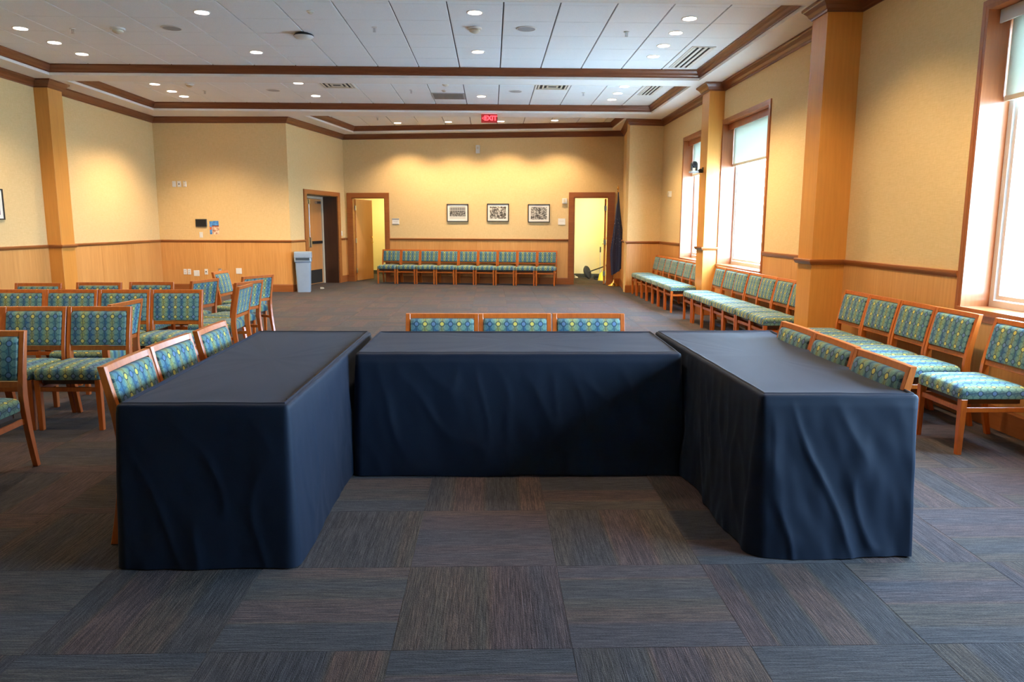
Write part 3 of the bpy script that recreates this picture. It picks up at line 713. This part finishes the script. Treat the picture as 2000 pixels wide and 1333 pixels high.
def make_chair():
    E_ = empty('side_chair')
    base = dense_ring(rrect(.25, .225, .035), 64); oy = -.045
    lv = [(.96, .372), (.995, .378), (1.0, .40), (.998, .425), (.985, .438), (.955, .449), (.90, .457), (.80, .464), (.66, .470), (.48, .474), (.28, .4765), (.1, .477)]
    rings = []
    for s, z in lv:
        zz = z
        rings.append([(x * s if s < .9 else x - (1 - s) * .25 * (1 if x > 0 else -1) * (abs(x) > .1), (y * s if s < .9 else y - (1 - s) * .225 * (1 if y > 0 else -1) * (abs(y) > .1)) + oy, zz) for x, y in base])
    seat = MB().rings(rings).build('seat', 'fabric', E_, smooth=True)
    def fs(c):
        drop = max(0, .46 - c.z); ex = (1 if c.x > 0 else -1) * drop if abs(c.x) > .235 else 0; ey = -drop if c.y < -.245 else 0
        return ((c.x + ex) / PU + .5, (c.y + ey) / PV)
    with_uv(seat, fs)
    # back pad
    hw, z0, z1 = .2235, .552, .808; zc_, hh = (z0 + z1) / 2, (z1 - z0) / 2
    pr = dense_ring(rrect(hw, hh, .012, 4), 72); rings = []
    for off, s in ((.012, .92), (.016, .985), (.012, 1.0), (-.012, 1.0), (-.020, .985), (-.027, .95), (-.032, .82), (-.035, .55), (-.036, .1)):
        d = (1 - s) * hh if s > .9 else None
        ring = []
        for x, z in pr:
            if d is not None: X = x - d * (x / hw if abs(x) > hw * .8 else 0); Z = z - d * (1 if z > 0 else -1) * (abs(z) > hh * .7)
            else: X, Z = x * s, z * s
            y_, _ = pc(zc_ + Z); ring.append((X, y_ + off, zc_ + Z))
        rings.append(ring)
    rings.insert(0, [(x * .1, pc(zc_)[0] + .018, zc_ + z * .1) for x, z in pr]); 
    pad = MB().rings(rings).build('backrest', 'fabric', E_, smooth=True); with_uv(pad, lambda c: (c.x / PU + .5, (c.z - .552) / PV + .12))
    for s in (-1, 1):
        rr = []
        for z, y, t in PROF:
            w_ = .031; xc = s * (.2555 - w_ / 2)
            rr.append([(xc - w_ / 2, y - t / 2, z), (xc + w_ / 2, y - t / 2, z), (xc + w_ / 2, y + t / 2, z), (xc - w_ / 2, y + t / 2, z)])
        MB().rings(rr).build('leg', 'chairwood', E_, bevel=.002, seg=1)
        xa = .2275
        MB().rings([[(s * xa - h, -.238 - h, z), (s * xa + h, -.238 - h, z), (s * xa + h, -.238 + h, z), (s * xa - h, -.238 + h, z)] for z, h in ((0, .0165), (.2, .019), (.372, .021))]).build('leg', 'chairwood', E_, bevel=.002, seg=1)
        yb = pc(.3)[0]
        MB().rings([[(s * .2295 - .009, y, .285), (s * .2295 + .009, y, .285), (s * .2295 + .009, y, .318), (s * .2295 - .009, y, .318)] for y in (-.22, yb - .018)]).build('stretcher', 'chairwood', E_, bevel=.002, seg=1)
    MB().box(-.21, .21, -.247, -.229, .285, .318).build('stretcher', 'chairwood', E_, bevel=.002, seg=1)
    def rail(za, zb, name, t):
        rr = []
        for x in (-.2255, -.15, -.05, .05, .15, .2255):
            c = .006 * (1 - (x / .2255) ** 2)
            ya, yb_ = pc(za)[0] + c, pc(zb)[0] + c
            rr.append([(x, ya - t / 2, za), (x, ya + t / 2, za), (x, yb_ + t / 2, zb), (x, yb_ - t / 2, zb)])
        MB().rings(rr).build(name, 'chairwood', E_, bevel=.002, seg=1)
    rail(.812, .845, 'top_rail', .028); rail(.512, .546, 'lower_rail', .026)
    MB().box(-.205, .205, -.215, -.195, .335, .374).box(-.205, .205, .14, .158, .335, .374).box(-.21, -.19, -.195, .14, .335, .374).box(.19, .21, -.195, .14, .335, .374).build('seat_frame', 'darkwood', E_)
    return E_
proto = make_chair(); used = [False]
def chair(x, y, deg, label, group, sx_=1.0):
    if not used[0]: c = proto; used[0] = True
    else: c = copy_tree(proto)
    c.location = (x, y, 0); c.rotation_euler = (0, 0, R(deg)); c.scale = (sx_, 1, 1)
    tag(c, label, 'chair', group); return c
o9 = ['first', 'second', 'third', 'fourth', 'fifth', 'sixth', 'seventh', 'eighth', 'ninth']
g = 'chairs behind the middle table'
for i, (x, t) in enumerate(((-.36, 'left'), (.172, 'middle'), (.705, 'right'))): chair(x, 5.10, (-.5, .4, -.3)[i], 'patterned chair tucked behind the middle black table, %s of three' % t, g, 1.03)
g = 'chairs tucked at the left table'
for i, (x, y, d, t) in enumerate(((-1.50, 3.60, 93, 'nearest'), (-1.525, 4.14, 89, 'middle'), (-1.515, 4.73, 91, 'farthest'))): chair(x, y, d, 'patterned chair tucked along the left black table, %s of three' % t, g, 1.0)
g = 'chairs tucked at the right table'
for i, (x, y, d, t) in enumerate(((1.665, 3.56, -90, 'nearest'), (1.69, 4.13, -91, 'middle'), (1.705, 4.68, -90, 'farthest'))): chair(x, y, d, 'patterned chair tucked along the right black table, %s of three' % t, g, 1.03)
g = 'far row of nine chairs'
th = math.atan(-.1645)
for i in range(9):
    s = -2.80 * 1.0134 + (i + .5) * .502; x = s * cos(th); y = 18.99 + s * sin(th)
    chair(x - sin(-th) * .34, y - cos(th) * .34, math.degrees(th), 'patterned chair in the row under the photographs, %s from the left' % o9[i], g, .97)
g = 'far row by the windows'
for i in range(7): chair(3.312, 15.892 - .516 * i, -90 + (.6 if i % 2 else -.5), 'patterned chair by the windows beyond the far column, %s from the far end' % o9[i], g, .995)
g = 'row by the middle window'
for i in range(7): chair(3.312 + (.008 if i % 2 else 0), 11.485 - .512 * i, -90 + (.7 if i % 3 else -.6), 'patterned chair by the middle window between columns, %s from the far end' % o9[i], g, .985)
g = 'near row on the window wall'
for i, y in enumerate((7.145, 6.62, 6.095, 5.565)): chair(3.312, y, -90 + (.5 if i % 2 else -.7), 'patterned chair in the right wall row of four, %s from the column' % o9[i], g, 1.015)
chair(3.305, 4.865, -90.5, 'patterned chair at the right picture edge under the near window sill', 'near row on the window wall', 1.03)
g = 'front row of the left group'
for i, x in enumerate((-4.015, -3.53, -3.04)): chair(x, 5.55, (0, .5, -.4)[i], 'patterned chair in the front row of the left group, %s from the left' % o9[i], g, .945)
g = 'second row of the left group'
for i, x in enumerate((-4.585, -4.085, -3.58, -3.075)): chair(x, 7.07, (0, .4, -.3, .2)[i], 'patterned chair in the second row of the left group, %s from the left' % o9[i], g, .975)
g = 'third row of the left group'
for i, (x, y) in enumerate(((-4.875, 7.87), (-4.295, 7.98), (-3.76, 8.05))): chair(x, y, (1.5, 0, -.5)[i], 'patterned chair in the third row of the left group, %s from the left' % o9[i], g, .95)
g = 'loose chairs of the left group'
chair(-3.045, 4.215, 2, 'patterned chair at the left picture edge, nearest of the left group', g)
chair(-3.30, 6.22, -92, 'patterned chair standing sideways just behind the front row', g)
chair(-3.58, 8.76, -104, 'patterned chair turned away beside the end of the third row', g)
chair(-3.43, 10.24, 88, 'farthest loose patterned chair, facing right towards the windows', g)
chair(-2.99, 8.52, -107, 'patterned chair turned away behind the edge-on chair', g)
chair(-3.16, 9.52, -119, 'rightmost far loose chair turned away, its rear legs lit blue', g)
chair(-2.885, 7.93, -88, 'patterned chair seen edge-on right of the second row', g)

# ------------------------------------------------------------------ cloth-covered tables
def table(name, NL, NR, FR, FL, H, hem, push_side, push, label, seed, wr=1.0):
    """corners ccw from above: near-left, near-right, far-right, far-left; hem: outward flare per side"""
    cor = [Vector(c) for c in (NL, NR, FR, FL)]; cen = sum(cor, Vector((0, 0))) / 4
    rad = .02; pts = []; side = []; tpar = []
    for i in range(4):
        a, b = cor[i], cor[(i + 1) % 4]; prev = cor[i - 1]
        d0 = (a - prev).normalized(); d1_ = (b - a).normalized(); n_ = 120 if (b - a).length > 1.2 else 60
        for j in range(7):
            t = j / 6; p = (a - d0 * rad).lerp(a, t).lerp(a.lerp(a + d1_ * rad, t), t); pts.append(p); side.append(i - 1 + t if i else 3 + t); tpar.append(0 if t > .5 else 1)
        for j in range(1, n_):
            t = j / n_; pts.append((a + d1_ * rad).lerp(b - (b - a).normalized() * rad, t)); side.append(i); tpar.append(t)
    n = len(pts)
    nor = [((pts[(i + 1) % n] - pts[i - 1]).normalized()) for i in range(n)]; nor = [Vector((d.y, -d.x)) for d in nor]
    cum = [0]
    for i in range(n): cum.append(cum[-1] + (pts[(i + 1) % n] - pts[i]).length)
    def hemv(s):
        s = s % 4; i = int(s) % 4; f = s - int(s)
        return hem[i] * (1 - f) + hem[(i + 1) % 4] * f if f > 0 else hem[i]
    rings = []
    # top, from the middle outwards, with the stitched seam ridge just inside the edge
    for s, dz in ((.02, 0), (.25, 0), (.5, 0), (.7, 0), (.82, 0), (.9, 0), (.95, 0)):
        rings.append([(cen.x + (p.x - cen.x) * s, cen.y + (p.y - cen.y) * s, H + .0035 * noise.noise((p.x * 3 * s + seed, p.y * 3 * s, 1)) + .0015 * noise.noise((p.x * 14 * s, p.y * 9 * s + seed, 4)) - .002) for p in pts])
    for off, z in ((-.026, H), (-.020, H + .0005), (-.018, H + .006), (-.014, H + .006), (-.012, H - .002), (-.009, H - .001), (-.004, H - .002), (.002, H - .006), (.006, H - .014), (.007, H - .024)):
        rings.append([(p.x + m_.x * off, p.y + m_.y * off, z + .002 * noise.noise((p.x * 8, p.y * 8, seed))) for p, m_ in zip(pts, nor)])
    zs = [H - .04 - (H - .04 - .006) * (k2 / 34) for k2 in range(35)]
    for z in zs:
        d = (H - z) / H; ring = []
        for i, (p, m_) in enumerate(zip(pts, nor)):
            s = cum[i]; sd = side[i]
            base = .007 + hemv(sd) * d ** .9
            # hanging folds (vertical-ish, sheared), broad soft billows, small creases
            f1 = noise.noise((s * 3.1 + .9 * z + seed, z * .6, seed)) * .022 * wr * d ** 1.2
            f2 = noise.noise((s * 8.5 - .9 * z, z * 1.3, seed + 5)) * .008 * wr * d ** .8
            f3 = noise.noise((s * 17 + 3 * z, z * 8, seed + 9)) * .0035 * wr * min(1, d * 4)
            rdg = (1 - abs(noise.noise((s * 6.0 + 2.0 * z, z * 2.2 - s * .6, seed + 3)))) ** 7 * .010 * wr * min(1, d * 3)
            cr = min(1, min(tpar[i], 1 - tpar[i]) * 10)          # keep corners clean
            o_ = base + (f1 + f2) * (.35 + .65 * cr) + f3 + rdg * cr
            if int(sd) % 4 == push_side and z < .56:
                e0 = min(1, max(0, (tpar[i] - .05) / .05)) * min(1, max(0, (.97 - tpar[i]) / .04))
                e1 = min(1, (.56 - z) / .09); o_ -= push * (e0 * e0 * (3 - 2 * e0)) * e1 * e1 * (3 - 2 * e1)
            ring.append((p.x + m_.x * o_, p.y + m_.y * o_, max(.003, z + (.006 * noise.noise((s * 2.2, seed, 2)) if z < .05 else 0))))
        rings.append(ring)
    E_ = empty(name, (cen.x, cen.y, 0))
    mb_ = MB().rings([[(x - cen.x, y - cen.y, z) for x, y, z in r] for r in rings], True, False)
    mb_.build('tablecloth', 'cloth', E_, smooth=False)
    for p in E_.children[0].data.polygons: p.use_smooth = True
    tag(E_, label, 'table'); 
    tp = [(c - cen) * .985 for c in cor]
    MB().rings([[(c.x, c.y, z) for c in tp] for z in (H - .035, H - .008)]).build('tabletop', 'almond', E_)
table('banquet_table', (-1.585, 3.10), (-.865, 3.09), (-.862, 5.26), (-1.66, 5.28), .728, (.03, .022, .02, .045), 3, .40, 'long table on the left under a floor-length black cloth', 2.3, .55)
table('banquet_table', (-.806, 4.37), (1.135, 4.36), (1.155, 5.26), (-.806, 5.27), .726, (.11, .0, .02, .0), 2, .45, 'middle table across the back under a floor-length black cloth', 7.1, .7)
table('banquet_table', (1.215, 3.225), (1.915, 3.20), (2.02, 5.24), (1.172, 5.22), .735, (.09, -.085, .02, .045), 1, .50, 'long table on the right under a floor-length black cloth', 12.7, 1.25)

# ------------------------------------------------------------------ things on the walls
def picture(P0, u, s0, s1, z0, z1, printm, label, name='framed_photograph', grp=None):
    """on a wall with the room to the left of u"""
    mbp = lambda: MB(P0, u); c = mbp().P((s0 + s1) / 2, 0, (z0 + z1) / 2); E_ = empty(name, c)
    f = .018
    parent_to(mbp().box(s0, s1, .004, .03, z0, z0 + f).box(s0, s1, .004, .03, z1 - f, z1).box(s0, s0 + f, .004, .03, z0 + f, z1 - f).box(s1 - f, s1, .004, .03, z0 + f, z1 - f).build('frame', 'black'), E_)
    parent_to(mbp().box(s0 + f, s1 - f, .004, .016, z0 + f, z1 - f).build('mat_board', 'photo_mat'), E_)
    w_, h_ = s1 - s0, z1 - z0
    o = mbp().box(s0 + w_ * .13, s1 - w_ * .13, .016, .018, z0 + h_ * .16, z1 - h_ * .16).build('print', printm); parent_to(o, E_)
    tag(E_, label, 'picture', grp); return E_
def bw_print(name, seed, sc, hi, lo):
    m, nt, b = mat(name); q = N(nt); o = q.map(q.pos(), (1, 1, 1.2))
    x, y, z = q.sep(o)
    v = q.noise(q.xyz(q.m('ADD', x, seed), y, z), sc, 4, .7); v2 = q.noise(q.xyz(q.m('ADD', x, seed * 2), y, z), sc * .3, 1)
    q.put(b.inputs['Base Color'], q.ramp(q.m('ADD', q.m('MULTIPLY', v, .75), q.m('MULTIPLY', v2, .25)), [(lo, (.015, .013, .012)), (.5, (.22, .20, .17)), (hi, (.72, .68, .60))]))
    b.inputs['Roughness'].default_value = .4; return m
MAT['bw1'] = bw_print('bw_print_street', 3, 12, .60, .38); MAT['bw2'] = bw_print('bw_print_crowd', 8, 26, .58, .42); MAT['bw3'] = bw_print('bw_print_faces', 15, 38, .60, .44)
def bw_street():
    m, nt, b = mat('bw_print_building'); q = N(nt); x, y, z = q.sep(q.pos())
    win = q.m('MULTIPLY', q.m('GREATER_THAN', q.m('FRACT', q.m('MULTIPLY', x, 22)), .3), q.m('GREATER_THAN', q.m('FRACT', q.m('MULTIPLY', z, 18)), .45))
    up_ = q.m('GREATER_THAN', z, 1.80); nz = q.noise(q.pos(), 40, 3); low = q.m('LESS_THAN', z, 1.69)
    c = q.mix(win, (.45, .43, .40), (.04, .04, .04)); midc = q.ramp(nz, [(.42, (.03, .03, .03)), (.58, (.35, .33, .30))])
    c = q.mix(up_, midc, c); c = q.mix(low, c, (.62, .59, .52)); q.put(b.inputs['Base Color'], c); b.inputs['Roughness'].default_value = .4; return m
MAT['bw1'] = bw_street()
for (xa, xb, za, zb, m_, t) in ((-1.129, -.584, 1.555, 1.998, 'bw1', 'framed black-and-white photograph of a building, left of three on the far wall'), (-.109, .438, 1.562, 2.006, 'bw2', 'framed black-and-white crowd photograph, middle of three on the far wall'), (.915, 1.455, 1.545, 1.993, 'bw3', 'framed black-and-white crowd photograph, right of three on the far wall')):
    picture(B0, uB, sx(xb), sx(xa), za, zb, m_, t, grp='photographs on the far wall')
MAT['purple'] = plain('purple_print', (.16, .05, .12), .5, var=.4)
picture(G0, (0, -1), 16.62 - 11.40, 16.62 - 10.75, 1.53, 1.98, 'purple', 'framed picture on the left wall cut by the picture edge')
def on_wall(P0, u, s, z, w_, h_, d, name, m, label, cat, extras=(), grp=None, bev=.004):
    mbp = lambda: MB(P0, u); c = mbp().P(s, 0, z); E_ = empty(name, c)
    pl_ = parent_to(mbp().box(s - w_ / 2, s + w_ / 2, 0, d, z - h_ / 2, z + h_ / 2).build('plate' if d < .02 else 'housing', m, bevel=min(bev, d * .3), seg=1), E_)
    for (nm, ds, dz, ww, hh, dd, mm) in extras:
        parent_to(mbp().box(s + ds - ww / 2, s + ds + ww / 2, d, d + dd, z + dz - hh / 2, z + dz + hh / 2).build(nm, mm, pl_), pl_) if 0 else mbp().box(s + ds - ww / 2, s + ds + ww / 2, d, d + dd, z + dz - hh / 2, z + dz + hh / 2).build(nm, mm, pl_)
    tag(E_, label, cat, grp); return E_
bw = lambda x: sx(x)
on_wall(B0, uB, bw(-2.46), 1.56, .185, .155, .012, 'door_sign', 'photo_mat', 'small sign plaque with grey band right of the left far doorway', 'sign', [('header', 0, .055, .185, .045, .003, 'grey'), ('text_line', 0, -.01, .12, .008, .001, 'grey'), ('text_line', 0, -.065, .16, .014, .001, 'grey')])
on_wall(B0, uB, bw(1.748), 1.565, .18, .155, .012, 'door_sign', 'photo_mat', 'small plain cream sign plaque left of the right far doorway', 'sign', [('text_line', 0, .01, .12, .008, .001, 'almond')])
on_wall(B0, uB, bw(1.815), 2.07, .12, .13, .05, 'alarm_strobe', 'white', 'white alarm strobe on the far wall above the cream sign', 'alarm', [('lens', 0, .0, .05, .08, .02, 'almond')])
on_wall(B0, uB, bw(-.335), 3.34, .10, .20, .05, 'motion_sensor', 'white', 'white motion sensor high on the far wall', 'sensor', [('lens', 0, .03, .05, .06, .01, 'almond')])
# left back wall: coordinates measured from its left end
def lb(x): return -4.39 - x if False else (x, )
eu = (E1[0] - E0[0], E1[1] - E0[1]); es_ = lambda x: (-4.39 - x) * 1.0009
on_wall(E0, eu, es_(-6.326), 1.50, .245, .165, .03, 'wall_tablet', 'black', 'black wall-mounted screen left of the poster', 'screen', [('display', 0, 0, .215, .135, .001, 'slot')])
def poster():
    m, nt, b = mat('poster_print'); q = N(nt); x, y, z = q.sep(q.pos())
    nz = q.noise(q.pos(), 22, 3)
    sky = q.ramp(nz, [(.35, (.02, .16, .50)), (.6, (.10, .34, .72))])
    bld = q.ramp(nz, [(.35, (.30, .10, .05)), (.5, (.62, .36, .22)), (.65, (.80, .68, .52))])
    inb = q.m('MULTIPLY', q.m('LESS_THAN', z, 1.43), q.m('GREATER_THAN', x, -6.10))
    c = q.mix(inb, sky, bld)
    roof = q.m('MULTIPLY', q.m('LESS_THAN', q.m('ABSOLUTE', q.m('SUBTRACT', z, 1.435)), .012), q.m('GREATER_THAN', x, -6.10)); c = q.mix(roof, c, (.20, .03, .02))
    org = q.m('MULTIPLY', q.m('LESS_THAN', q.m('ABSOLUTE', q.m('SUBTRACT', z, 1.385)), .03), q.m('LESS_THAN', x, -6.11)); c = q.mix(org, c, (.65, .12, .02))
    yel = q.m('MULTIPLY', q.m('GREATER_THAN', z, 1.535), q.m('LESS_THAN', x, -6.07)); c = q.mix(yel, c, (.45, .38, .03))
    q.put(b.inputs['Base Color'], c); b.inputs['Roughness'].default_value = .45; return m
MAT['poster'] = poster()
on_wall(E0, eu, es_(-6.05), 1.40, .20, .29, .003, 'poster', 'poster', 'small blue poster of a building right of the black screen', 'poster', bev=.0005)
on_wall(E0, eu, es_(-6.348), 1.243, .075, .12, .008, 'light_switch', 'white', 'white light switch under the black screen', 'switch', [('rocker', 0, 0, .032, .065, .004, 'white')])
on_wall(E0, eu, es_(-6.87), 2.33, .08, .125, .01, 'wall_plate', 'white', 'blank white plate high on the left back wall, leftmost of three', 'wall plate')
on_wall(E0, eu, es_(-6.76), 2.33, .08, .125, .01, 'wall_plate', 'white', 'white plate with black jack high on the left back wall', 'wall plate', [('jack', 0, 0, .024, .024, .003, 'black')])
on_wall(E0, eu, es_(-6.64), 2.33, .07, .12, .01, 'wall_plate', 'steel', 'steel outlet plate high on the left back wall', 'wall plate', [('socket', 0, .025, .03, .03, .003, 'white'), ('socket', 0, -.025, .03, .03, .003, 'white')])
PZ = .012
E0p = (E0[0], E0[1] - PZ)
sock = [('socket', 0, .022, .02, .016, .002, 'grey'), ('socket', 0, -.022, .02, .016, .002, 'grey')]
on_wall(E0p, eu, es_(-6.745), .436, .072, .12, .008, 'wall_outlet', 'white', 'white outlet plate low on the left back wall, leftmost', 'outlet', sock, 'outlets')
on_wall(E0p, eu, es_(-6.655), .436, .072, .12, .008, 'wall_outlet', 'white', 'white outlet plate low on the left back wall, second', 'outlet', sock, 'outlets')
on_wall(E0p, eu, es_(-6.495), .405, .125, .125, .008, 'wall_plate', 'white', 'square white blank plate beside the twin outlets', 'wall plate')
on_wall(E0p, eu, es_(-6.28), .437, .072, .12, .008, 'wall_plate', 'white', 'white plate with black jack low beside the tilted chair', 'wall plate', [('jack', 0, 0, .026, .026, .003, 'black')])
on_wall(E0p, eu, es_(-5.975), .46, .07, .10, .008, 'wall_plate', 'steel', 'small steel plate just above the farthest loose chair', 'wall plate', [('socket', 0, 0, .03, .05, .003, 'white')])
on_wall(E0p, eu, es_(-5.557), .457, .125, .125, .008, 'wall_plate', 'white', 'square white blank plate low on the wall, rightmost', 'wall plate')
on_wall((XR, YB), (0, 1), 15.66 - YB, 2.125, .13, .12, .055, 'alarm_strobe', 'white', 'white alarm box on the window wall beyond the far window', 'alarm', [('lens', 0, 0, .06, .07, .02, 'almond')])
on_wall(D0, uD, .25, 1.25, .07, .12, .008, 'light_switch', 'white', 'white switch between the two left doorways', 'switch', [('rocker', 0, 0, .03, .06, .004, 'white')])

# camera on the far column
E_ = empty('conference_camera', (3.36, 12.46, 2.33))
MB().box(.118, .13, -.03, .03, .015, .10).box(.04, .12, -.02, .02, .012, .022).build('wall_bracket', 'black', E_, bevel=.002)
MB().lathe((.085, 0, .045), [(.02, -.03), (.032, -.025), (.032, .025), (.02, .03)], 20, 'y').build('pivot', 'black', E_, smooth=True)
MB().lathe((-.02, 0, .012), [(.001, 0), (.078, 0), (.082, .012), (.075, .03), (.001, .032)], 28).build('base', 'grey', E_, smooth=True)
MB().box(-.075, -.05, -.04, .04, .045, .15).box(.01, .032, -.04, .04, .045, .15).build('yoke', 'black', E_, bevel=.006)
MB().lathe((-.02, 0, .145), [(.001, -.055), (.035, -.055), (.052, -.035), (.055, 0), (.05, .04), (.001, .05)], 24, 'y').build('head', 'black', E_, smooth=True)
MB().lathe((-.02, -.055, .145), [(.001, -.008), (.022, -.008), (.026, 0), (.001, 0)], 20, 'y').build('lens', 'slot', [c for c in E_.children if c.name.startswith('head')][0], smooth=True)
tag(E_, 'black pan-tilt camera on a bracket on the far right column', 'camera')
# leaflet on the sill
E_ = empty('leaflet', (XR + .05, 10.95, WZ0 + .012)); MB().box(-.05, .05, -.11, .11, 0, .004).build('cover', plain('blue_leaflet', (.08, .22, .55), .5), E_); MB().box(-.045, .0, -.10, .10, .004, .005).build('printed_panel', 'photo_mat', E_)
tag(E_, 'blue leaflet lying on the middle window sill', 'leaflet')
# small blue card on a far chair
s = -2.80 * 1.0134 + 7.14 * .502
E_ = empty('card', (s * cos(th) - .06, 18.99 + s * sin(th) - .27, .478), th); MB().box(-.045, .045, -.03, .03, 0, .003).build('sheet', plain('blue_card', (.10, .30, .62), .5), E_); MB().box(-.02, .02, -.015, .015, .003, .004).build('print', 'photo_mat', E_)
tag(E_, 'small blue card on the eighth chair of the far row', 'card')

# ------------------------------------------------------------------ bin
E_ = empty('trash_can', (-4.15, 16.56, 0), R(10)); E_.scale = (.88, .88, 1)
def sq(h, z, r=.03): return [(x, y, z) for x, y in rrect(h, h, r, 5)]
MB().rings([sq(.155, 0), sq(.158, .02), sq(.185, .66), sq(.19, .70)]).build('body', 'bin', E_, smooth=True)
MB().rings([sq(.192, .66), sq(.2, .67), sq(.2, .72), sq(.19, .725)]).build('rim', 'bin', E_, smooth=True)
bg_ = []
for i, (h, z) in enumerate(((.199, .665), (.206, .68), (.206, .73), (.2, .755), (.19, .76))):
    bg_.append([(x * (1 + .03 * noise.noise((x * 30, y * 30, i))), y * (1 + .03 * noise.noise((x * 30, y * 30, i + 9))), z + (.018 * noise.noise((x * 22, y * 22, 3)) if i < 2 else 0)) for x, y, _ in sq(h, z)])
MB().rings(bg_).build('liner_bag', 'bag', E_, smooth=True)
MB().rings([sq(.205, .755), sq(.212, .76), sq(.207, .875), sq(.195, .885)]).build('lid', 'bin', E_, smooth=True)
MB().box(-.14, .14, -.216, -.208, .775, .85).build('flap', 'binhole' if 0 else 'bin', E_, bevel=.002)
MB().box(-.165, .165, -.212, -.203, .70, .757).build('opening', 'binhole', E_)
tag(E_, 'tall blue-grey plastic bin with hooded lid beside the exit doors', 'trash can')

# ------------------------------------------------------------------ flag
def flag():
    m, nt, b = mat('navy_flag'); q = N(nt); x, y, z = q.sep(q.obj())
    nz = q.noise(q.map(q.obj(), (38, 38, 24)), 1, 4, .7)
    zone = q.m('MULTIPLY', q.m('GREATER_THAN', z, .92), q.m('LESS_THAN', z, 1.70))
    f = q.m('MULTIPLY', zone, q.m('GREATER_THAN', nz, .64))
    zo = q.m('LESS_THAN', q.m('ABSOLUTE', q.m('SUBTRACT', z, 1.30)), .1)
    mark = q.mix(q.m('MULTIPLY', zo, q.m('GREATER_THAN', nz, .64)), (.42, .46, .52), (.65, .28, .04))
    q.put(b.inputs['Base Color'], q.mix(f, (.010, .022, .085), mark)); b.inputs['Roughness'].default_value = .5; b.inputs['Sheen Weight'].default_value = .2; return m
MAT['flag'] = flag()
E_ = empty('flag', (3.0, 18.16, 0))
MB().lathe((0, 0, 0), [(.001, 0), (.145, 0), (.15, .012), (.13, .03), (.075, .06), (.035, .09), (.02, .13), (.016, .16)], 32).build('stand', 'brass', E_, smooth=True)
MB().tube((0, 0, .12), (.045, .0, 2.30), .0125).build('pole', 'brass', E_, smooth=True)
MB().lathe((.045, 0, 2.28), [(.016, 0), (.02, .02), (.012, .04), (.03, .075), (.012, .13), (.001, .16)], 16).build('finial', 'brass', E_, smooth=True)
rings = []
NZ = 40
for i in range(NZ + 1):
    t = i / NZ; z = 2.27 - t * 1.92
    wd_ = .015 + .13 * min(1, t / .72) ** 1.15 - (.03 * max(0, (t - .8) / .2)); dp = .015 + .055 * min(1, t * 1.5)
    cxx = .055 + .005 * t - .0 + .012 * sin(t * 3); ring = []
    for k2 in range(72):
        a = 2 * pi * k2 / 72; rr_ = 1 + (.22 * sin(5 * a + 1.5 * t) + .12 * sin(11 * a + 2)) * min(1, .2 + t)
        zz = z
        if t > .9: zz = z + (cos(a) * -.10 - .02) * -(t - .9) / .1 * .8 - .02
        ring.append((cxx + wd_ * cos(a) * rr_ , dp * sin(a) * rr_ * .9 - .0, zz))
    rings.append(ring)
MB().rings(rings).build('banner', 'flag', E_, smooth=True)
tag(E_, 'furled navy flag on a brass pole and stand in the far right corner', 'flag')

# ------------------------------------------------------------------ cleaning tools in the closet
MAT['blackrub'] = plain('black_bristle', (.02, .02, .018), .8)
E_ = empty('push_broom', (2.66, 20.55, 0))
hd = MB(); cen_ = Vector((0, 0, .19)); ax = Vector((.80, -.5, .30)).normalized(); a1_ = ax.orthogonal().normalized(); b1_ = ax.cross(a1_)
rg = []
for off, r_ in ((-.05, .06), (-.045, .16), (-.01, .19), (.02, .175), (.035, .06)):
    rg.append([cen_ + ax * off + (a1_ * cos(t) + b1_ * sin(t)) * r_ for t in [2 * pi * i / 28 for i in range(28)]])
hd.rings(rg).build('head', 'blackrub', E_, smooth=True)
MB().tube(cen_ + ax * .03, (.60, -.15, .42), .016).build('handle', 'black', E_, smooth=True)
MB().tube((.44, -.10, .365), (.62, -.155, .428), .028).build('grip', 'black', E_, smooth=True)
tag(E_, 'black round-headed brush with its handle leaning against the closet door', 'broom')
E_ = empty('dustpan', (3.0, 20.45, 0))
MB().box(-.17, .03, -.13, .12, 0, .02).box(-.17, .03, .09, .12, .02, .11).box(-.17, -.155, -.1, .1, .02, .08).box(.015, .03, -.1, .1, .02, .08).build('pan', 'black', E_, bevel=.003)
MB().tube((.0, .08, .09), (.0, .09, .75), .009).build('handle', 'steel', E_, smooth=True)
MB().tube((.0, .09, .74), (.0, .09, .89), .018).build('grip', 'black', E_, smooth=True)
tag(E_, 'upright black lobby dustpan with long handle in the closet', 'dustpan')
E_ = empty('broom', (3.06, 20.02, 0))
rg = []
for z, hx, hy in ((0, .135, .035), (.08, .12, .035), (.18, .095, .03), (.25, .05, .022), (.30, .025, .018)):
    rg.append([(hx * cos(t) * (1 + .05 * sin(t * 14)) - (.05 if z < .2 else .02), hy * sin(t), z) for t in [2 * pi * i / 40 for i in range(40)]])
MB().rings(rg).build('bristles', 'yellow', E_, smooth=True)
MB().tube((-.01, 0, .28), (.085, .0, 1.25), .011).build('handle', 'yellow', E_, smooth=True)
tag(E_, 'yellow broom standing in the closet doorway', 'broom')
E_ = empty('paper_scrap', (2.40, 21.05, 0), .6); MB().rings([[(-.05, -.02, 0), (.05, -.03, 0), (.04, .03, 0), (-.04, .03, 0)], [(-.04, -.01, .06), (.045, -.02, .03), (.03, .02, .04), (-.05, .02, .09)]]).build('sheet', 'white', E_)
tag(E_, 'small white scrap on the closet floor', 'scrap')
E_ = empty('door_stop', (-3.93, 17.35, 0)); MB().rings([[(-.03, -.08, 0), (.03, -.08, 0), (.03, .08, 0), (-.03, .08, 0)], [(-.03, -.08, .045), (.03, -.08, .045), (.03, .07, .008), (-.03, .07, .008)]]).build('wedge', 'almond', E_)
tag(E_, 'small tan wedge on the floor behind the bin', 'door stop')
